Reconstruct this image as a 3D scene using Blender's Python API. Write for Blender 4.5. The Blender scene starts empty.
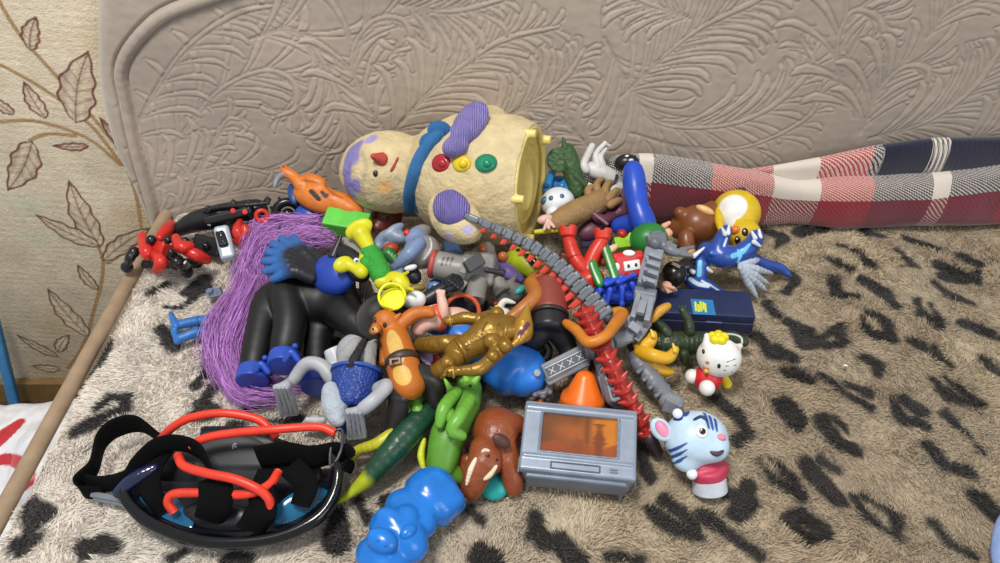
import bpy, math, random
import numpy as np
from mathutils import Vector
random.seed(7); RNG = np.random.RandomState(7)
COL = bpy.context.scene.collection
# ---------------------------------------------------------------- camera model (1000 x 563)
F = 750.0; PITCH = math.radians(42); Z0 = 0.49; D0 = 0.95
CP, SP = math.cos(PITCH), math.sin(PITCH)
CAM = np.array([0.0, -D0*CP, Z0 + D0*SP])
FW = np.array([0, CP, -SP]); RT = np.array([1.0, 0, 0]); UP = np.array([0, SP, CP])
def ray(px, py): return FW + (px-500)/F*RT + (281.5-py)/F*UP
def P(px, py, h=0.0):
    """point of the room h centimetres above the seat, along the sight line of a photo point"""
    d = ray(px, py); return CAM + d*((Z0 + h/100 - CAM[2])/d[2])
def PY(px, py, y):
    d = ray(px, py); return CAM + d*((y-CAM[1])/d[1])
def PZ(px, py, z):
    d = ray(px, py); return CAM + d*((z-CAM[2])/d[2])
def W(p): return p if isinstance(p, np.ndarray) else P(*p)
def S(p): return float(np.dot(W(p)-CAM, FW))/F
def N(p, d):
    p = W(p); v = CAM-p; v = v/np.linalg.norm(v); return p + v*d*S(p)
def unit(v): return v/(np.linalg.norm(v)+1e-12)
def lin(c):
    c = np.asarray(c, float)
    return np.where(c <= .04045, c/12.92, ((c+.055)/1.055)**2.4)
def hexc(s):
    return tuple(int(s[i:i+2], 16)/255 for i in (0, 2, 4))
def C(c): return hexc(c) if isinstance(c, str) else c
# ---------------------------------------------------------------- materials
MATS = {}
def mat(col=None, rough=.4, bump=None, spec=.5, metal=0.0, coat=0.0, sheen=0.0, vary=.12, sub=0.0, alpha=None):
    """procedural surface: constant colour (or the mesh colour attribute) with gentle noise, optional bump"""
    key = (C(col) if col is not None else None, rough, bump, spec, metal, coat, sheen, vary, sub, alpha)
    if key in MATS: return MATS[key]
    m = bpy.data.materials.new('surface_%d' % len(MATS)); m.use_nodes = True
    nt = m.node_tree; b = nt.nodes['Principled BSDF']
    tc = nt.nodes.new('ShaderNodeTexCoord')
    nz = nt.nodes.new('ShaderNodeTexNoise'); nz.inputs['Scale'].default_value = 60; nz.inputs['Detail'].default_value = 3
    nt.links.new(tc.outputs['Object'], nz.inputs['Vector'])
    mr = nt.nodes.new('ShaderNodeMapRange'); mr.inputs[1].default_value = .3; mr.inputs[2].default_value = .7
    mr.inputs[3].default_value = 1-vary; mr.inputs[4].default_value = 1+vary
    nt.links.new(nz.outputs['Fac'], mr.inputs[0])
    mx = nt.nodes.new('ShaderNodeVectorMath'); mx.operation = 'SCALE'
    if col is None:
        at = nt.nodes.new('ShaderNodeVertexColor'); at.layer_name = 'Col'
        nt.links.new(at.outputs['Color'], mx.inputs[0])
    else:
        mx.inputs[0].default_value = tuple(lin(C(col)))
    nt.links.new(mr.outputs[0], mx.inputs['Scale'])
    nt.links.new(mx.outputs[0], b.inputs['Base Color'])
    b.inputs['Roughness'].default_value = rough
    b.inputs['Specular IOR Level'].default_value = spec
    b.inputs['Metallic'].default_value = metal
    b.inputs['Coat Weight'].default_value = coat
    b.inputs['Coat Roughness'].default_value = .15
    b.inputs['Sheen Weight'].default_value = sheen
    if sub: 
        b.inputs['Subsurface Weight'].default_value = sub; b.inputs['Subsurface Scale'].default_value = .004
    if alpha is not None: 
        b.inputs['Alpha'].default_value = alpha
    if bump:
        kind, sc, st = bump
        bp = nt.nodes.new('ShaderNodeBump'); bp.inputs['Strength'].default_value = st; bp.inputs['Distance'].default_value = .002
        if kind == 'noise':
            t = nt.nodes.new('ShaderNodeTexNoise'); t.inputs['Scale'].default_value = sc; t.inputs['Detail'].default_value = 4; o = t.outputs['Fac']
        elif kind == 'scales':
            t = nt.nodes.new('ShaderNodeTexVoronoi'); t.inputs['Scale'].default_value = sc; o = t.outputs['Distance']
        else:
            t = nt.nodes.new('ShaderNodeTexWave'); t.inputs['Scale'].default_value = sc; t.inputs['Distortion'].default_value = 2.5; t.inputs['Detail'].default_value = 2; o = t.outputs['Fac']
        nt.links.new(tc.outputs['Object'], t.inputs['Vector'])
        nt.links.new(o, bp.inputs['Height']); nt.links.new(bp.outputs['Normal'], b.inputs['Normal'])
    MATS[key] = m
    return m
# ---------------------------------------------------------------- meshes
def mesh_np(name, V, faces, m, smooth=True, cols=None, uv=None):
    """V (n,3); faces: (f,4) or (f,3) array, or list of arrays"""
    fl = faces if isinstance(faces, list) else [faces]
    fl = [np.asarray(f, np.int32) for f in fl if len(f)]
    me = bpy.data.meshes.new(name)
    me.vertices.add(len(V)); me.vertices.foreach_set('co', np.asarray(V, np.float32).ravel())
    li = np.concatenate([f.ravel() for f in fl]); tot = np.concatenate([np.full(len(f), f.shape[1], np.int32) for f in fl])
    st = np.concatenate([[0], np.cumsum(tot)[:-1]]).astype(np.int32)
    me.loops.add(len(li)); me.loops.foreach_set('vertex_index', li)
    me.polygons.add(len(tot)); me.polygons.foreach_set('loop_start', st); me.polygons.foreach_set('loop_total', tot)
    me.update(calc_edges=True)
    me.polygons.foreach_set('use_smooth', np.full(len(tot), smooth, bool))
    if cols is not None:
        ca = me.color_attributes.new('Col', 'FLOAT_COLOR', 'POINT')
        ca.data.foreach_set('color', np.concatenate([cols, np.ones((len(V), 1))], 1).astype(np.float32).ravel())
    if uv is not None:
        ul = me.uv_layers.new(name='UVMap'); ul.data.foreach_set('uv', np.asarray(uv, np.float32)[li].ravel())
    me.validate()
    me.materials.append(m)
    return me
# ---------------------------------------------------------------- signed-distance solids
class Prim:
    def __init__(s, f, lo, hi, op='u', col=None, k=None):
        s.f, s.lo, s.hi, s.op, s.col, s.k = f, lo, hi, op, col, k
def cut(p): p.op = 's'; return p
def tint(p, c):
    for q in (p if isinstance(p, list) else [p]): q.col = c
    return p
def dotp(X, v): return X@v.astype(np.float32)
def cap(p1, r1, p2, r2, col=None):
    a, b = W(p1), W(p2); r1, r2 = r1*S(a), r2*S(b)
    ab = b-a; L2 = max(float(ab@ab), 1e-12); a32 = a.astype(np.float32)
    def f(X):
        Y = X-a32; t = np.clip(dotp(Y, ab)/L2, 0, 1)[:, None]
        return np.linalg.norm(Y - t*ab.astype(np.float32), axis=1) - (r1 + (r2-r1)*t[:, 0])
    return Prim(f, np.minimum(a-r1, b-r2), np.maximum(a+r1, b+r2), col=col)
def sph(p, r, col=None): return cap(p, r, np.array(W(p))+1e-5, r, col)
def spline(pts, n=8):
    pts = [W(p) for p in pts]
    if len(pts) < 3: return np.array([pts[0]+(pts[1]-pts[0])*t for t in np.linspace(0, 1, n+1)])
    q = [2*pts[0]-pts[1]] + pts + [2*pts[-1]-pts[-2]]; out = []
    for i in range(1, len(q)-2):
        for t in np.linspace(0, 1, n, endpoint=False):
            out.append(.5*(2*q[i] + (q[i+1]-q[i-1])*t + (2*q[i-1]-5*q[i]+4*q[i+1]-q[i+2])*t*t + (-q[i-1]+3*q[i]-3*q[i+1]+q[i+2])*t**3))
    return np.array(out+[pts[-1]])
def tube(pts, rs, n=4, col=None):
    """smooth chain of tapering capsules"""
    if not isinstance(rs, (list, tuple)): rs = [rs]*len(pts)
    sp = spline(pts, n); rr = np.interp(np.linspace(0, 1, len(sp)), np.linspace(0, 1, len(rs)), rs)
    return [cap(sp[i], rr[i], sp[i+1], rr[i+1], col) for i in range(len(sp)-1)]
def basis(a, b, up=None):
    x = unit(b-a); v = CAM-(a+b)/2 if up is None else np.asarray(up, float)
    z = v - x*(v@x)
    if np.linalg.norm(z) < 1e-6: z = np.array([0, 0, 1.0]) - x*x[2]
    z = unit(z); return x, np.cross(z, x), z
def bb(c, ext): return c-ext, c+ext
def ell(p1, p2, w, d=None, up=None, col=None):
    """ellipsoid with its long axis p1-p2, half width w, half depth d (pixels at its place)"""
    a, b = W(p1), W(p2); c = (a+b)/2; s = S(c); d = w if d is None else d
    M = np.stack(basis(a, b, up)).astype(np.float32); R = np.array([np.linalg.norm(b-a)/2, w*s, d*s], np.float32)
    c32 = c.astype(np.float32)
    def f(X):
        Y = (X-c32)@M.T; k0 = np.linalg.norm(Y/R, axis=1); k1 = np.linalg.norm(Y/(R*R), axis=1)
        return np.where(k1 > 1e-6, k0*(k0-1)/np.maximum(k1, 1e-6), -R.min())
    e = np.abs(M.T)@R
    return Prim(f, c-e, c+e, col=col)
def box(p1, p2, w, d, rd=1.0, up=None, col=None, taper=1.0):
    a, b = W(p1), W(p2); c = (a+b)/2; s = S(c)
    M = np.stack(basis(a, b, up)).astype(np.float32); R = np.array([np.linalg.norm(b-a)/2, w*s, d*s], np.float32); r = min(rd*s, R.min()*.95)
    c32 = c.astype(np.float32)
    def f(X):
        Y = (X-c32)@M.T
        if taper != 1.0:
            g = np.clip((Y[:, :1]/R[0]+1)/2, 0, 1); Y = np.concatenate([Y[:, :1], Y[:, 1:]/(1+(taper-1)*g)], 1)
        q = np.abs(Y)-R+r
        return np.linalg.norm(np.maximum(q, 0), axis=1) + np.minimum(q.max(1), 0) - r
    e = np.abs(M.T)@(R*np.array([1, max(1, taper), max(1, taper)]))
    return Prim(f, c-e, c+e, col=col)
def cyl(p1, p2, r1, r2=None, rd=1.0, col=None):
    a, b = W(p1), W(p2); r2 = r1 if r2 is None else r2; r1, r2, rd = r1*S(a), r2*S(b), rd*S(a)
    x = unit(b-a); L = np.linalg.norm(b-a); a32 = a.astype(np.float32); rd = min(rd, L*.45, max(r1, r2)*.9)
    def f(X):
        Y = X-a32; t = dotp(Y, x); rad = np.linalg.norm(Y-t[:, None]*x.astype(np.float32), axis=1)
        rr = r1 + (r2-r1)*np.clip(t/L, 0, 1)
        q0 = rad-rr+rd; q1 = np.abs(t-L/2)-L/2+rd
        return np.sqrt(np.maximum(q0, 0)**2+np.maximum(q1, 0)**2) + np.minimum(np.maximum(q0, q1), 0) - rd
    R = max(r1, r2); e = R*np.sqrt(np.maximum(0, 1-x*x))
    return Prim(f, np.minimum(a, b)-e, np.maximum(a, b)+e, col=col)
def tor(p, n, R, r, col=None, sq=1.0):
    """ring about p; n a world direction (array) or a second photo point"""
    c = W(p); s = S(c); nn = unit(n) if isinstance(n, np.ndarray) else unit(W(n)-c); R, r = R*s, r*s; c32 = c.astype(np.float32)
    def f(X):
        Y = X-c32; t = dotp(Y, nn); rad = np.linalg.norm(Y-t[:, None]*nn.astype(np.float32), axis=1)
        return np.sqrt((rad-R)**2+(t/sq)**2)-r
    return Prim(f, c-R-r*max(1, sq), c+R+r*max(1, sq), col=col)
def half(p, n):
    """removes everything on the n side of p"""
    c = W(p).astype(np.float32); nn = unit(n)
    q = Prim(lambda X: -dotp(X-c, nn), None, None, 's'); return q
def flat(L):
    o = []
    for q in L:
        if isinstance(q, list): o += flat(q)
        else: o.append(q)
    return o
def field(prims, k, disp=None):
    def f(X):
        d = None
        for q in prims:
            e = q.f(X)
            kk = k if q.k is None else q.k
            if q.op == 'u':
                if d is None: d = e
                elif kk > 0:
                    h = np.clip(.5+.5*(e-d)/kk, 0, 1); d = e+(d-e)*h - kk*h*(1-h)
                else: d = np.minimum(d, e)
            else: d = np.maximum(d, -e)
        if disp is not None: d = d - disp(X)
        return d
    return f
ED = [(0, 1), (2, 3), (4, 5), (6, 7), (0, 2), (1, 3), (4, 6), (5, 7), (0, 4), (1, 5), (2, 6), (3, 7)]
def nets(f, lo, hi, h):
    lo = lo-2.5*h; n = np.ceil((hi-lo)/h).astype(int)+4; n = ((n+3)//4)*4
    nb = n//4
    g = np.stack(np.meshgrid(*[np.arange(m) for m in nb], indexing='ij'), -1).reshape(-1, 3)
    cd = f((lo+(g*4+1.5)*h).astype(np.float32))
    G = np.repeat(np.repeat(np.repeat(cd.reshape(nb), 4, 0), 4, 1), 4, 2).astype(np.float32)
    act = g[np.abs(cd) < 4.2*h*1.6]
    if len(act) == 0: return np.zeros((0, 3)), np.zeros((0, 4), int)
    o = np.stack(np.meshgrid(*[np.arange(4)]*3, indexing='ij'), -1).reshape(-1, 3)
    I = (act[:, None, :]*4+o[None]).reshape(-1, 3)
    G[I[:, 0], I[:, 1], I[:, 2]] = f((lo+I*h).astype(np.float32))
    s = G < 0
    cnt = sum(s[a:n[0]-1+a, b:n[1]-1+b, c:n[2]-1+c].astype(np.int8) for a in (0, 1) for b in (0, 1) for c in (0, 1))
    A = np.argwhere((cnt > 0) & (cnt < 8))
    idx = np.full(cnt.shape, -1, np.int32); idx[A[:, 0], A[:, 1], A[:, 2]] = np.arange(len(A))
    offs = [(a, b, c) for a in (0, 1) for b in (0, 1) for c in (0, 1)]
    vals = np.stack([G[A[:, 0]+a, A[:, 1]+b, A[:, 2]+c] for a, b, c in offs], 1)
    pos = np.zeros((len(A), 3)); w = np.zeros(len(A)); oc = np.array(offs, float)
    for a, b in ED:
        va, vb = vals[:, a], vals[:, b]; m = (va < 0) != (vb < 0)
        t = np.where(m, va/np.where(m, va-vb, 1), 0)
        pos += np.where(m[:, None], oc[a]+t[:, None]*(oc[b]-oc[a]), 0); w += m
    V = lo+(A+pos/w[:, None])*h
    Q = []
    for ax in range(3):
        sl0 = [slice(None)]*3; sl1 = [slice(None)]*3; sl0[ax] = slice(0, -1); sl1[ax] = slice(1, None)
        E = np.argwhere(s[tuple(sl0)] != s[tuple(sl1)])
        u, v = (ax+1) % 3, (ax+2) % 3
        E = E[(E[:, u] > 0) & (E[:, v] > 0) & (E[:, u] < n[u]-1) & (E[:, v] < n[v]-1)]
        fl = s[E[:, 0], E[:, 1], E[:, 2]]
        q = []
        for du, dv in ((-1, -1), (0, -1), (0, 0), (-1, 0)):
            c = E.copy(); c[:, u] += du; c[:, v] += dv; q.append(idx[c[:, 0], c[:, 1], c[:, 2]])
        q = np.stack(q, 1); q[~fl] = q[~fl][:, ::-1]; Q.append(q)
    Q = np.concatenate(Q); Q = Q[(Q >= 0).all(1)]
    e = h*.3
    for _ in range(1):
        X = V.astype(np.float32); d = f(X)
        gr = np.stack([f(X+np.eye(3, dtype=np.float32)[i]*e)-d for i in range(3)], 1)/e
        V = V - np.clip(d/np.maximum((gr**2).sum(1), .2), -h*.5, h*.5)[:, None]*gr
    return V, Q
# ---------------------------------------------------------------- things and parts
THINGS = []
class Part: pass
class Thing:
    def __init__(s, name, label, cat, group=None):
        s.name, s.label, s.cat, s.group, s.parts = name, label, cat, group, []
        THINGS.append(s)
    def add(s, name, V, Q, m, smooth=True, cols=None, parent=None, label=None, uv=None, f=None, kind=None):
        p = Part(); p.name, p.V, p.Q, p.m, p.smooth, p.cols, p.parent, p.label, p.uv, p.f, p.kind = name, V, Q, m, smooth, cols, parent, label, uv, f, kind
        s.parts.append(p); return p
    def part(s, name, prims, col, rough=.4, k=2.0, vox=None, paint=(), bump=None, parent=None, label=None, disp=None, soft=.7, **mk):
        prims = flat(prims if isinstance(prims, list) else [prims]); us = [q for q in prims if q.op == 'u']
        lo = np.min([q.lo for q in us], 0); hi = np.max([q.hi for q in us], 0); c = (lo+hi)/2; sc = S(c)
        f = field(prims, k*sc, disp)
        h = (vox*sc) if vox else np.clip(np.max(hi-lo)/55, .45*sc, 1.3*sc)
        V, Q = nets(f, lo-k*sc*.3, hi+k*sc*.3, h)
        cols = None
        if paint or any(q.col is not None for q in prims):
            X = V.astype(np.float32); cols = np.tile(lin(C(col)), (len(V), 1))
            cp = [q for q in us if q.col is not None]
            if cp:
                D = np.stack([q.f(X) for q in us], 1); wt = np.exp(-(D-D.min(1, keepdims=True))/(soft*sc)); wt /= wt.sum(1, keepdims=True)
                cols = wt@np.array([lin(C(q.col if q.col is not None else col)) for q in us])
            pp = Part(); pp.f = f; H_ = lambda p: s.hit(pp, p[0], p[1])[0]
            for e in paint:
                if e[0] == 'L': pr, pc = tube([H_(p) for p in e[1]], e[2], n=5), e[3]
                elif e[0] == 'S': pr, pc = [sph(H_(e[1]), e[2])], e[3]
                elif e[0] == 'E': pr, pc = [ell(H_(e[1]), H_(e[2]), e[3], e[3]*1.3)], e[4]
                else: pr, pc = e
                sf = e[5] if isinstance(e[0], str) and len(e) > 5 else soft
                for q in flat([pr]):
                    w_ = np.clip(.5-q.f(X)/(sf*sc), 0, 1)[:, None]; cols = cols*(1-w_)+lin(C(pc))*w_
        m = mat(None if cols is not None else col, rough, bump, **mk)
        return s.add(name, V, Q, m, True, cols, parent, label, f=f)
    def hit(s, part, px, py, off=0.0):
        """point where the sight line meets the part, raised off pixels along the surface normal"""
        d = unit(ray(px, py)); t = .3
        for _ in range(60):
            X = (CAM+d*t)[None].astype(np.float32); v = float(part.f(X)[0]); t += v*.85
            if abs(v) < 2e-5 or t > 2.2: break
        X = CAM+d*t; e = 4e-4
        n = unit(np.array([float(part.f((X+np.eye(3)[i]*e)[None].astype(np.float32))[0])-float(part.f((X-np.eye(3)[i]*e)[None].astype(np.float32))[0]) for i in range(3)]))
        return X+n*off*S(X), n
    def dot(s, name, on, px, py, r, col, fl=.5, rough=.25, r2=None, parent=None, ang=0.0, off=0.0, **kw):
        """flattened bead set on a part's surface"""
        X, n = s.hit(on, px, py, off); sc = S(X); r2 = r if r2 is None else r2
        ax = math.cos(ang)*RT + math.sin(ang)*UP; ax = unit(ax-n*(ax@n))
        return s.part(name, [ell(X-ax*r*sc, X+ax*r*sc, r2, max(r, r2)*fl, up=n)], col, rough, parent=parent, vox=max(.35, r2/6), **kw)
    def done(s):
        A = np.concatenate([p.V for p in s.parts]); base = np.array([(A[:, 0].min()+A[:, 0].max())/2, (A[:, 1].min()+A[:, 1].max())/2, A[:, 2].min()])
        def tag(o):
            o['label'] = s.label; o['category'] = s.cat
            if s.group: o['group'] = s.group
        if len(s.parts) > 1:
            root = bpy.data.objects.new(s.name, None); COL.objects.link(root); root.location = base; root.empty_display_size = .02; tag(root)
        else: root = None
        objs = {}
        for p in s.parts:
            o = bpy.data.objects.new(p.name if root else s.name, mesh_np(p.name, p.V-base, p.Q, p.m, p.smooth, p.cols, p.uv)); COL.objects.link(o); objs[id(p)] = o
            if root is None: o.location = base; tag(o)
            else: o.parent = objs[id(p.parent)] if p.parent is not None else root
            if p.label and root: o['label'] = p.label
            if p.kind: o['kind'] = p.kind
        return root
def grid_faces(nu, nv, wrap_u=False, wrap_v=False):
    I = np.arange(nu*nv).reshape(nu, nv)
    if wrap_u: I = np.concatenate([I, I[:1]], 0)
    if wrap_v: I = np.concatenate([I, I[:, :1]], 1)
    return np.stack([I[:-1, :-1], I[1:, :-1], I[1:, 1:], I[:-1, 1:]], -1).reshape(-1, 4)
def sweep(pts, r, n=8, seg=10, closed=False):
    """round tube mesh along a smooth path; r metres, or list along the path"""
    sp = spline(pts, n); m = len(sp)
    rr = np.interp(np.linspace(0, 1, m), np.linspace(0, 1, len(r)), r) if isinstance(r, (list, tuple)) else np.full(m, r)
    T = np.gradient(sp, axis=0); T /= np.linalg.norm(T, axis=1)[:, None]+1e-9
    u = unit(np.cross(T[0], [0.3, .2, 1])); V = []
    for i in range(m):
        u = unit(u-T[i]*(u@T[i])); v = np.cross(T[i], u)
        a = np.linspace(0, 2*math.pi, seg, endpoint=False)
        V.append(sp[i]+rr[i]*(np.cos(a)[:, None]*u+np.sin(a)[:, None]*v))
    V = np.concatenate(V); fs = [grid_faces(m, seg, False, True)]
    k = len(V); V = np.concatenate([V, sp[:1], sp[-1:]])
    i = np.arange(seg); j = (i+1) % seg
    fs.append(np.stack([np.full(seg, k), j, i], 1)); o = (m-1)*seg
    fs.append(np.stack([np.full(seg, k+1), o+i, o+j], 1))
    return V, fs
def ribbon(pts, wdir, wpx, th=.0012, n=8, m=6, bulge=0.0):
    """flat strap along a path; wdir list of width directions (arrays), wpx half widths in pixels"""
    sp = spline(pts, n); L = len(sp); t = np.linspace(0, 1, L)
    wd = np.stack([np.interp(t, np.linspace(0, 1, len(wdir)), [w[i] for w in wdir]) for i in range(3)], 1)
    hw = np.interp(t, np.linspace(0, 1, len(wpx)), wpx)
    T = np.gradient(sp, axis=0); T /= np.linalg.norm(T, axis=1)[:, None]+1e-9
    wd = wd - T*(wd*T).sum(1)[:, None]; wd /= np.linalg.norm(wd, axis=1)[:, None]+1e-9
    nn = np.cross(T, wd); rows = []
    for i in range(L):
        s = hw[i]*S(sp[i]); a = np.linspace(-1, 1, m)
        top = sp[i]+a[:, None]*s*wd[i]+nn[i]*(th+bulge*(1-a[:, None]**2)); bot = sp[i]+a[::-1, None]*s*wd[i]-nn[i]*(th-bulge*(1-a[::-1, None]**2))
        rows.append(np.concatenate([top, bot]))
    V = np.concatenate(rows); fs = grid_faces(L, 2*m, False, True)
    c0 = np.array([[i, 2*m-1-i, 2*m-2-i, i+1] for i in range(m-1)]); c1 = c0[:, ::-1]+(L-1)*2*m
    return V, np.concatenate([fs, c0, c1])
def struct(name, V, Q, m, smooth=False, cols=None, uv=None, kind='structure'):
    c = np.array([(V[:, 0].min()+V[:, 0].max())/2, (V[:, 1].min()+V[:, 1].max())/2, V[:, 2].min()])
    o = bpy.data.objects.new(name, mesh_np(name, V-c, Q, m, smooth, cols, uv)); o.location = c; COL.objects.link(o)
    if kind: o['kind'] = kind
    return o
def boxmesh(lo, hi):
    x0, y0, z0 = lo; x1, y1, z1 = hi
    V = np.array([(x0, y0, z0), (x1, y0, z0), (x1, y1, z0), (x0, y1, z0), (x0, y0, z1), (x1, y0, z1), (x1, y1, z1), (x0, y1, z1)], float)
    return V, np.array([(0, 3, 2, 1), (4, 5, 6, 7), (0, 1, 5, 4), (1, 2, 6, 5), (2, 3, 7, 6), (3, 0, 4, 7)])
def fbm(X, sc, oct=3, seed=0):
    """cheap smooth noise from rotated sines, about -1..1"""
    r = np.random.RandomState(seed); o = np.zeros(len(X)); a = 1.0; tot = 0
    for _ in range(oct):
        acc = 0
        for _ in range(8):
            d = r.normal(size=X.shape[1]); d = d/np.linalg.norm(d)*sc*r.uniform(.6, 1.5); acc = acc+np.sin(X@d+r.uniform(0, 6.28))
        o += a*acc/3.1; tot += a; a *= .5; sc *= 2.1
    return o/tot
# ================================================================ setting
YB, YW, XR = .151, .219, .95
# ---- papered wall behind the sofa, with a painted twig pattern in its surface colour
def segdist(A, pts):
    """distance of 2-D points A to a polyline and the parameter along it"""
    d = np.full(len(A), 9.); tt = np.zeros(len(A)); n = len(pts)-1
    for i in range(n):
        a, b = pts[i], pts[i+1]; ab = b-a; t = np.clip(((A-a)@ab)/max(ab@ab, 1e-12), 0, 1)
        e = np.linalg.norm(A-a-t[:, None]*ab, axis=1); m = e < d; d = np.where(m, e, d); tt = np.where(m, (i+t)/n, tt)
    return d, tt
def build_wall():
    xs = np.arange(-1.05, -.30, .0016); zs = np.arange(0, 1.02, .0016)
    X, Z = np.meshgrid(xs, zs, indexing='ij'); A = np.stack([X.ravel(), Z.ravel()], 1)
    def w(px, py): q = PY(px, py, YW); return np.array([q[0], q[2]])
    px = .00128
    base = lin((.89, .825, .715)); c = np.tile(base, (len(A), 1))
    n1 = fbm(A, 18, 3, 1)[:, None]; n2 = fbm(A, 60, 3, 2)[:, None]; n3 = fbm(A, 6, 2, 3)[:, None]
    c = c*(1+.10*n1+.10*n2)
    mk = lambda v, lo, hi: np.clip((v-lo)/(hi-lo), 0, 1)
    c = c+(lin((.88, .83, .72))-c)*mk(n2+n1*.5, .15, .8)*.55
    c = c+(lin((.74, .62, .42))-c)*mk(n1-n3*.4, .25, 1.)*.5
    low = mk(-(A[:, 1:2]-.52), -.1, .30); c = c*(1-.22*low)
    g = np.exp(-(((A-w(35, 225))/.05)**2).sum(1))[:, None]*mk(n2, -.2, .8); c = c+(lin((.55, .66, .60))-c)*g*.6
    def stroke(pts, wd, col, a=1.):
        nonlocal c
        P2 = spline([np.array([*w(*p), 0]) for p in pts], 8)[:, :2]; k_ = np.where(((A > P2.min(0)-.01) & (A < P2.max(0)+.01)).all(1))[0]; d, t = segdist(A[k_], P2)
        m = np.clip((wd*px-d)/(.9*px)+.5, 0, 1)[:, None]*a; c[k_] = c[k_]+(lin(col)-c[k_])*m
    ST = (.60, .45, .24); ST2 = (.50, .36, .22)
    for pts in [[(-10, -15), (20, 35), (60, 80), (95, 120), (120, 152), (136, 195), (142, 232)], [(-10, 60), (25, 78), (60, 100), (95, 130), (122, 165)], [(-10, 122), (40, 122), (90, 140), (120, 165)],
                [(30, 140), (48, 134), (75, 136)], [(98, 246), (103, 262), (101, 285), (94, 310), (88, 333), (78, 355), (68, 368)], [(125, 148), (133, 175), (124, 160)], [(102, 258), (110, 262), (128, 236)]]:
        stroke(pts, 2.1, (.47, .33, .20), .8); stroke(pts, 1.0, (.72, .57, .32))
    def leaf(b, t, wd, fill=(.78, .70, .60), line=(.42, .21, .13), bend=.12):
        nonlocal c
        b, t = w(*b), w(*t); L = np.linalg.norm(t-b); u = (t-b)/L; v = np.array([-u[1], u[0]])
        Y = A-b; s = (Y@u)/L; o = (Y@v)/(wd*px) - bend*np.sin(np.clip(s, 0, 1)*3.14)*2
        prof = np.where((s > 0) & (s < 1), np.sin(np.clip(s, 0, 1)**.75*math.pi)**.85*(1+.10*np.sin(s*24+np.sign(o)*1.2)), 0)
        e = (prof-np.abs(o))*wd*px
        ins = np.clip(e/px+.5, 0, 1)[:, None]*((s > 0) & (s < 1))[:, None]
        sh = .5+.5*np.sin((s*7-np.abs(o)*1.3)*6.28)
        fc = lin(fill)*(1+.22*n2+.2*(sh[:, None]-.5)); fc = fc+(lin((.90, .84, .72))-fc)*np.clip(.9-np.abs(np.abs(o)-.35)/.35, 0, 1)[:, None]*.7
        c = c+(fc-c)*ins
        ln = np.clip(1.8-np.abs(e-.4*px)/(1.0*px), 0, 1)[:, None]*((s > -.02) & (s < 1.02))[:, None]*(np.abs(o) < 1.6)[:, None]
        mid = np.clip(1.2-np.abs(o)*wd/1.0, 0, 1)[:, None]*ins*.7
        vein = np.clip(1-np.abs(((s*6-np.abs(o)*1.1) % 1)-.5)*6/1., 0, 1)[:, None]*ins*.40
        for m, cc in ((vein, line), (mid, line), (ln*.9, line)): c = c+(lin(cc)-c)*np.clip(m, 0, 1)
    for a in [((76, 122), (88, 52), 18), ((30, 50), (36, 17), 8.5), ((46, 118), (24, 82), 9), ((32, 142), (8, 190), 15), ((100, 247), (69, 181), 15), ((99, 246), (36, 215), 12), ((88, 336), (48, 289), 14),
              ((104, 260), (150, 228), 11), ((97, 290), (78, 265), 8), ((58, 357), (17, 335), 8), ((58, 352), (69, 335), 8), ((60, 369), (32, 366), 8), ((88, 146), (53, 146), 5), ((14, 114), (-10, 96), 7), ((128, 150), (100, 118), 6)]:
        leaf(a[0], a[1], a[2], line=(.40, .14, .11) if a[1][1] < 210 else (.37, .22, .15))
    y = YW - .0006*fbm(A, 200, 3, 5)
    V = np.stack([A[:, 0], y, A[:, 1]], 1); nz, nx = len(zs), len(xs)
    Q = grid_faces(nx, nz)
    k = len(V); bv, bq = boxmesh((-1.05, YW+.002, 0), (1.4, YW+.08, 1.02))
    kx = len(V)+len(bv); ev = np.array([(xs[-1], YW, 0), (1.4, YW, 0), (1.4, YW, 1.02), (xs[-1], YW, 1.02)])
    V = np.concatenate([V, bv, ev]); cc = np.concatenate([c, np.tile(base, (12, 1))])
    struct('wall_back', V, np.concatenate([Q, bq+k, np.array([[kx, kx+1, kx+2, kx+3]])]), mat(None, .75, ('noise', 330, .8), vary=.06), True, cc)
build_wall()
v, q = boxmesh((-1.05, -1.2, -.05), (1.4, YW+.08, 0)); struct('floor', v, q, mat('4a3a31', .9, ('noise', 300, .5)))
bz = PY(45, 384, YW-.015)[2]
v, q = boxmesh((-1.05, YW-.016, 0), (-.1, YW-.0022, max(bz, .03))); struct('baseboard_back', v, q, mat('84683f', .5, ('noise', 60, .3)))

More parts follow.
